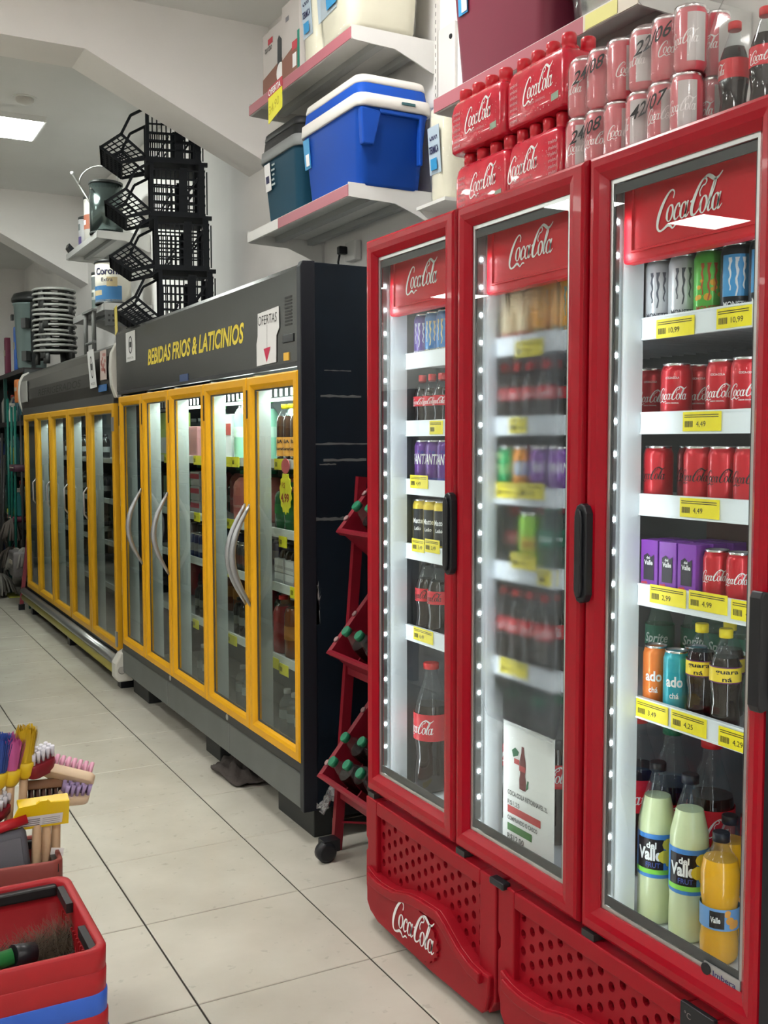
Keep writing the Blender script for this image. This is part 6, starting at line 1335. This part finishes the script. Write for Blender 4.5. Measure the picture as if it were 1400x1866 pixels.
# second basket stack behind, with brushes standing in it
b2x, b2y = -.515, -1.46
basket('brown-red basket behind the stack, holding brushes and a dustpan', (b2x, b2y, .475), mat('basket_brown', (.24, .05, .04), .45), rz=rt(-6), tiltx=rt(-8), sx=.36, sy=.30, h=.24)
basket('lower basket under the brown-red one holding brushes', (b2x, b2y+.012, .42), BR, rz=rt(-6), tiltx=rt(-8), sx=.36, sy=.30, h=.24, detail=False)
basket('lowest basket of the second stack behind', (b2x, b2y+.02, .36), BB, rz=rt(-6), tiltx=rt(-8), sx=.36, sy=.30, h=.24, detail=False)
basket('floor basket of the second stack behind', (b2x, b2y+.03, .27), BR, rz=rt(-6), tiltx=0, sx=.36, sy=.30, h=.268, detail=False)
WOOD = mat('handle_wood', (.52, .36, .22), .55, var=.15, vscale=20, stretch=(1, 1, .15))
def small_brush(label, base, top, fer, hair, hc, spread=.045, hl=.075, n=420, seed=1):
    """wooden handle, plastic ferrule, flared tuft"""
    t = thing('round_brush', label, 'brush', base); B, T = Vector(base), Vector(top); d = (T-B).normalized(); L_ = (T-B).length
    MB().tube([(0, 0, 0), tuple(d*L_)], .010, 10).build('handle', WOOD, t)
    q = d.to_track_quat('Z', 'Y').to_matrix().to_4x4()
    MB().lathe([(.012, -.01), (.019, .0), (.023, .02), (.023, .034)], 18).xf(Matrix.Translation(d*L_) @ q).build('ferrule', fer, t)
    b = MB(); rg = random.Random(seed)
    for k in range(n):
        a, r_ = rg.uniform(0, 2*PI), math.sqrt(rg.random()); p = Vector((r_*.019*math.cos(a), r_*.019*math.sin(a), .03)); e2 = Vector((r_*spread*math.cos(a)+rg.uniform(-.004, .004), r_*spread*math.sin(a)+rg.uniform(-.004, .004), .03+hl*rg.uniform(.85, 1.05)))
        w_ = Vector((math.cos(a+PI/2), math.sin(a+PI/2), 0))*.0011; b.add([p-w_, p+w_, e2+w_, e2-w_], [(0, 1, 2, 3)])
    b.xf(Matrix.Translation(d*L_) @ q).build('tuft', hc, t, kind='stuff'); return t
YH = mat('tuft_yellow', (.62, .42, .02), .6); PH = mat('tuft_pink', (.58, .12, .34), .6); UH = mat('tuft_blue', (.04, .09, .36), .6); VH = mat('tuft_violet', (.30, .10, .38), .6); FY = mat('ferrule_yellow', (.72, .50, .02), .4)
small_brush('round brush with a flared yellow tuft', (-.425, -1.455, .40), (-.410, -1.49, .665), FY, None, YH, .026, .082, seed=1)
small_brush('round brush with a pink and violet tuft beside the yellow one', (-.455, -1.46, .40), (-.442, -1.50, .655), FY, None, PH, .030, .078, seed=2)
small_brush('round brush with a blue tuft at the photo edge', (-.485, -1.46, .40), (-.470, -1.505, .655), FY, None, UH, .028, .085, seed=3)
small_brush('round brush with a violet tuft at the photo edge, lower', (-.50, -1.44, .40), (-.492, -1.48, .635), FY, None, VH, .028, .075, seed=5)
def scrub(label, c, R, body, bm, cols, L_=.13, wd=.045, th=.022):
    t = thing('scrubbing_brush', label, 'brush', c); t.rotation_euler = R
    MB().loft([[(x, y, z) for x, y in rrect(0, 0, L_/2*s, wd/2*s, .018, 4)] for z, s in ((-th/2, .92), (-th/2+.003, 1), (th/2-.003, 1), (th/2, .95))]).build('block', body, t)
    b = MB(); 
    for i in range(int(L_/.014)):
        for j in range(3): b.lathe([(.0042, th/2), (.0052, th/2+.028)], 6, (-L_/2+.012+i*.014, -wd/2+.011+j*.0115, 0))
    b.build('bristles', bm, t, kind='stuff')
    return t
PALEW = mat('block_pale_wood', (.70, .55, .38), .5, var=.08, vscale=15); PKB = mat('bristle_pink', (.66, .33, .45), .6); LVB = mat('bristle_lilac', (.42, .33, .58), .6); WHB = mat('bristle_white', (.62, .62, .68), .6); BKB = mat('bristle_black', (.02, .02, .022), .6); RBK = mat('block_darkred', (.20, .012, .022), .4)
scrub('pale wooden scrubbing brush with pink bristles lying over the other brushes', (-.305, -1.47, .640), (rt(-38), rt(20), rt(-8)), PALEW, PKB, None, .125)
scrub('dark red brush block with white and black bristles', (-.375, -1.475, .675), (rt(10), rt(-8), rt(30)), RBK, WHB, None, .075, .05, .035)
scrub('small black-bristled brush beside the white-bristled one', (-.398, -1.455, .672), (rt(10), rt(-8), rt(30)), RBK, BKB, None, .045, .04, .03)
scrub('pale wooden scrubbing brush with lilac bristles behind the dustpan', (-.295, -1.47, .585), (rt(20), rt(8), rt(10)), PALEW, LVB, None, .075)
scrub('brown wooden brush lying behind the yellow dustpan', (-.355, -1.445, .618), (rt(160), rt(4), rt(0)), mat('block_brown', (.20, .10, .05), .5), mat('bristle_brown', (.10, .05, .04), .6), None, .12)
scrub('white-bristled brush at the photo edge below the yellow ferrule', (-.472, -1.50, .590), (rt(20), rt(-20), rt(40)), RBK, WHB, None, .06)
dp_ = thing('yellow_dustpan', 'yellow plastic dustpan blade with a white paper label above the baskets', 'dustpan', (-.385, -1.535, .572)); YP = mat('dustpan_yellow', (.86, .60, .01), .35)
dp_.rotation_euler = (rt(28), 0, rt(2))
b = MB(); b.prism([(-.050, .044), (-.012, .046), (-.004, .054), (.012, .054), (.020, .046), (.064, .040), (.068, -.034), (-.072, -.028)], lambda u, v: (u, -.004, v), lambda u, v: (u, .0, v)); b.build('blade', YP, dp_)
b = MB(); b.prism([(-.05, .044), (.064, .040), (.064, .030), (-.05, .034)], lambda u, v: (u, -.002, v), lambda u, v: (u, .022, v)); b.build('back_rim', YP, dp_)
MB().add([(-.048, -.0045, -.020), (.052, -.0045, -.026), (.052, -.0045, .006), (-.048, -.0045, .012)], [(0, 1, 2, 3)]).build('label', WHITE, dp_)
b = MB()
for k in range(4):
    z = .002-k*.0062; b.add([(-.042, -.005, z), (.0, -.005, z-.002), (.0, -.005, z-.004), (-.042, -.005, z-.002)], [(0, 1, 2, 3)]); b.add([(.006, -.005, z-.003), (.046, -.005, z-.005), (.046, -.005, z-.0062), (.006, -.005, z-.0042)], [(0, 1, 2, 3)])
b.build('label_print', mat('grey_print', (.16, .16, .16), .7), dp_)
for k, (a, c) in enumerate((((-.405, -1.56, .345), (-.385, -1.51, .60)), ((-.385, -1.545, .345), (-.358, -1.49, .60)), ((-.355, -1.52, .35), (-.335, -1.48, .60)))):
    t = thing('wooden_handle', 'pale wooden brush handle below the yellow dustpan, %s' % ('in front', 'in the middle', 'behind')[k], 'handle', a); d = Vector(c)-Vector(a); MB().tube([(0, 0, 0), tuple(d*.5), tuple(d)], [.0105, .0115, .0095], 12).build('shaft', WOOD, t); MB().lathe([(.003, -.004), (.0105, 0), (.0105, .004)], 12).build('end', WOOD, t)
t = thing('grey_container', 'grey plastic container standing in the brown-red basket', 'container', (-.47, -1.535, .49)); t.rotation_euler = (rt(-12), rt(-4), rt(4))
MB().loft([[(x, y, z) for x, y in rrect(0, 0, .058*s, .025*s, .014, 4)] for z, s in ((-.065, .92), (-.058, 1), (.048, 1), (.058, .9))]).build('body', mat('container_grey', (.10, .105, .125), .45), t); MB().box(-.045, .042, -.0275, -.024, -.045, .04).build('front_panel', mat('container_grey2', (.13, .135, .155), .45), t, bevel=.002)
t = thing('red_tool', 'red plastic tool handle resting on the grey container', 'tool', (-.475, -1.545, .565)); MB().tube([(-.05, 0, -.012), (.06, .0, .012)], .012, 10).build('grip', mat('tool_red', (.42, .012, .02), .35), t)
t = thing('white_card_tag', 'small white tag among the brush handles', 'tag', (-.345, -1.52, .475)); MB().obox((0, 0, 0), (.03, .001, .02), Matrix.Rotation(.2, 3, 'Y')).build('card', WHITE, t)

for nm in ('led_white', 'tube_light', 'red_led_digit'):   # tiny visible emitters: the strip and tube lamps already carry their light
    MATS[nm].cycles.emission_sampling = 'NONE'
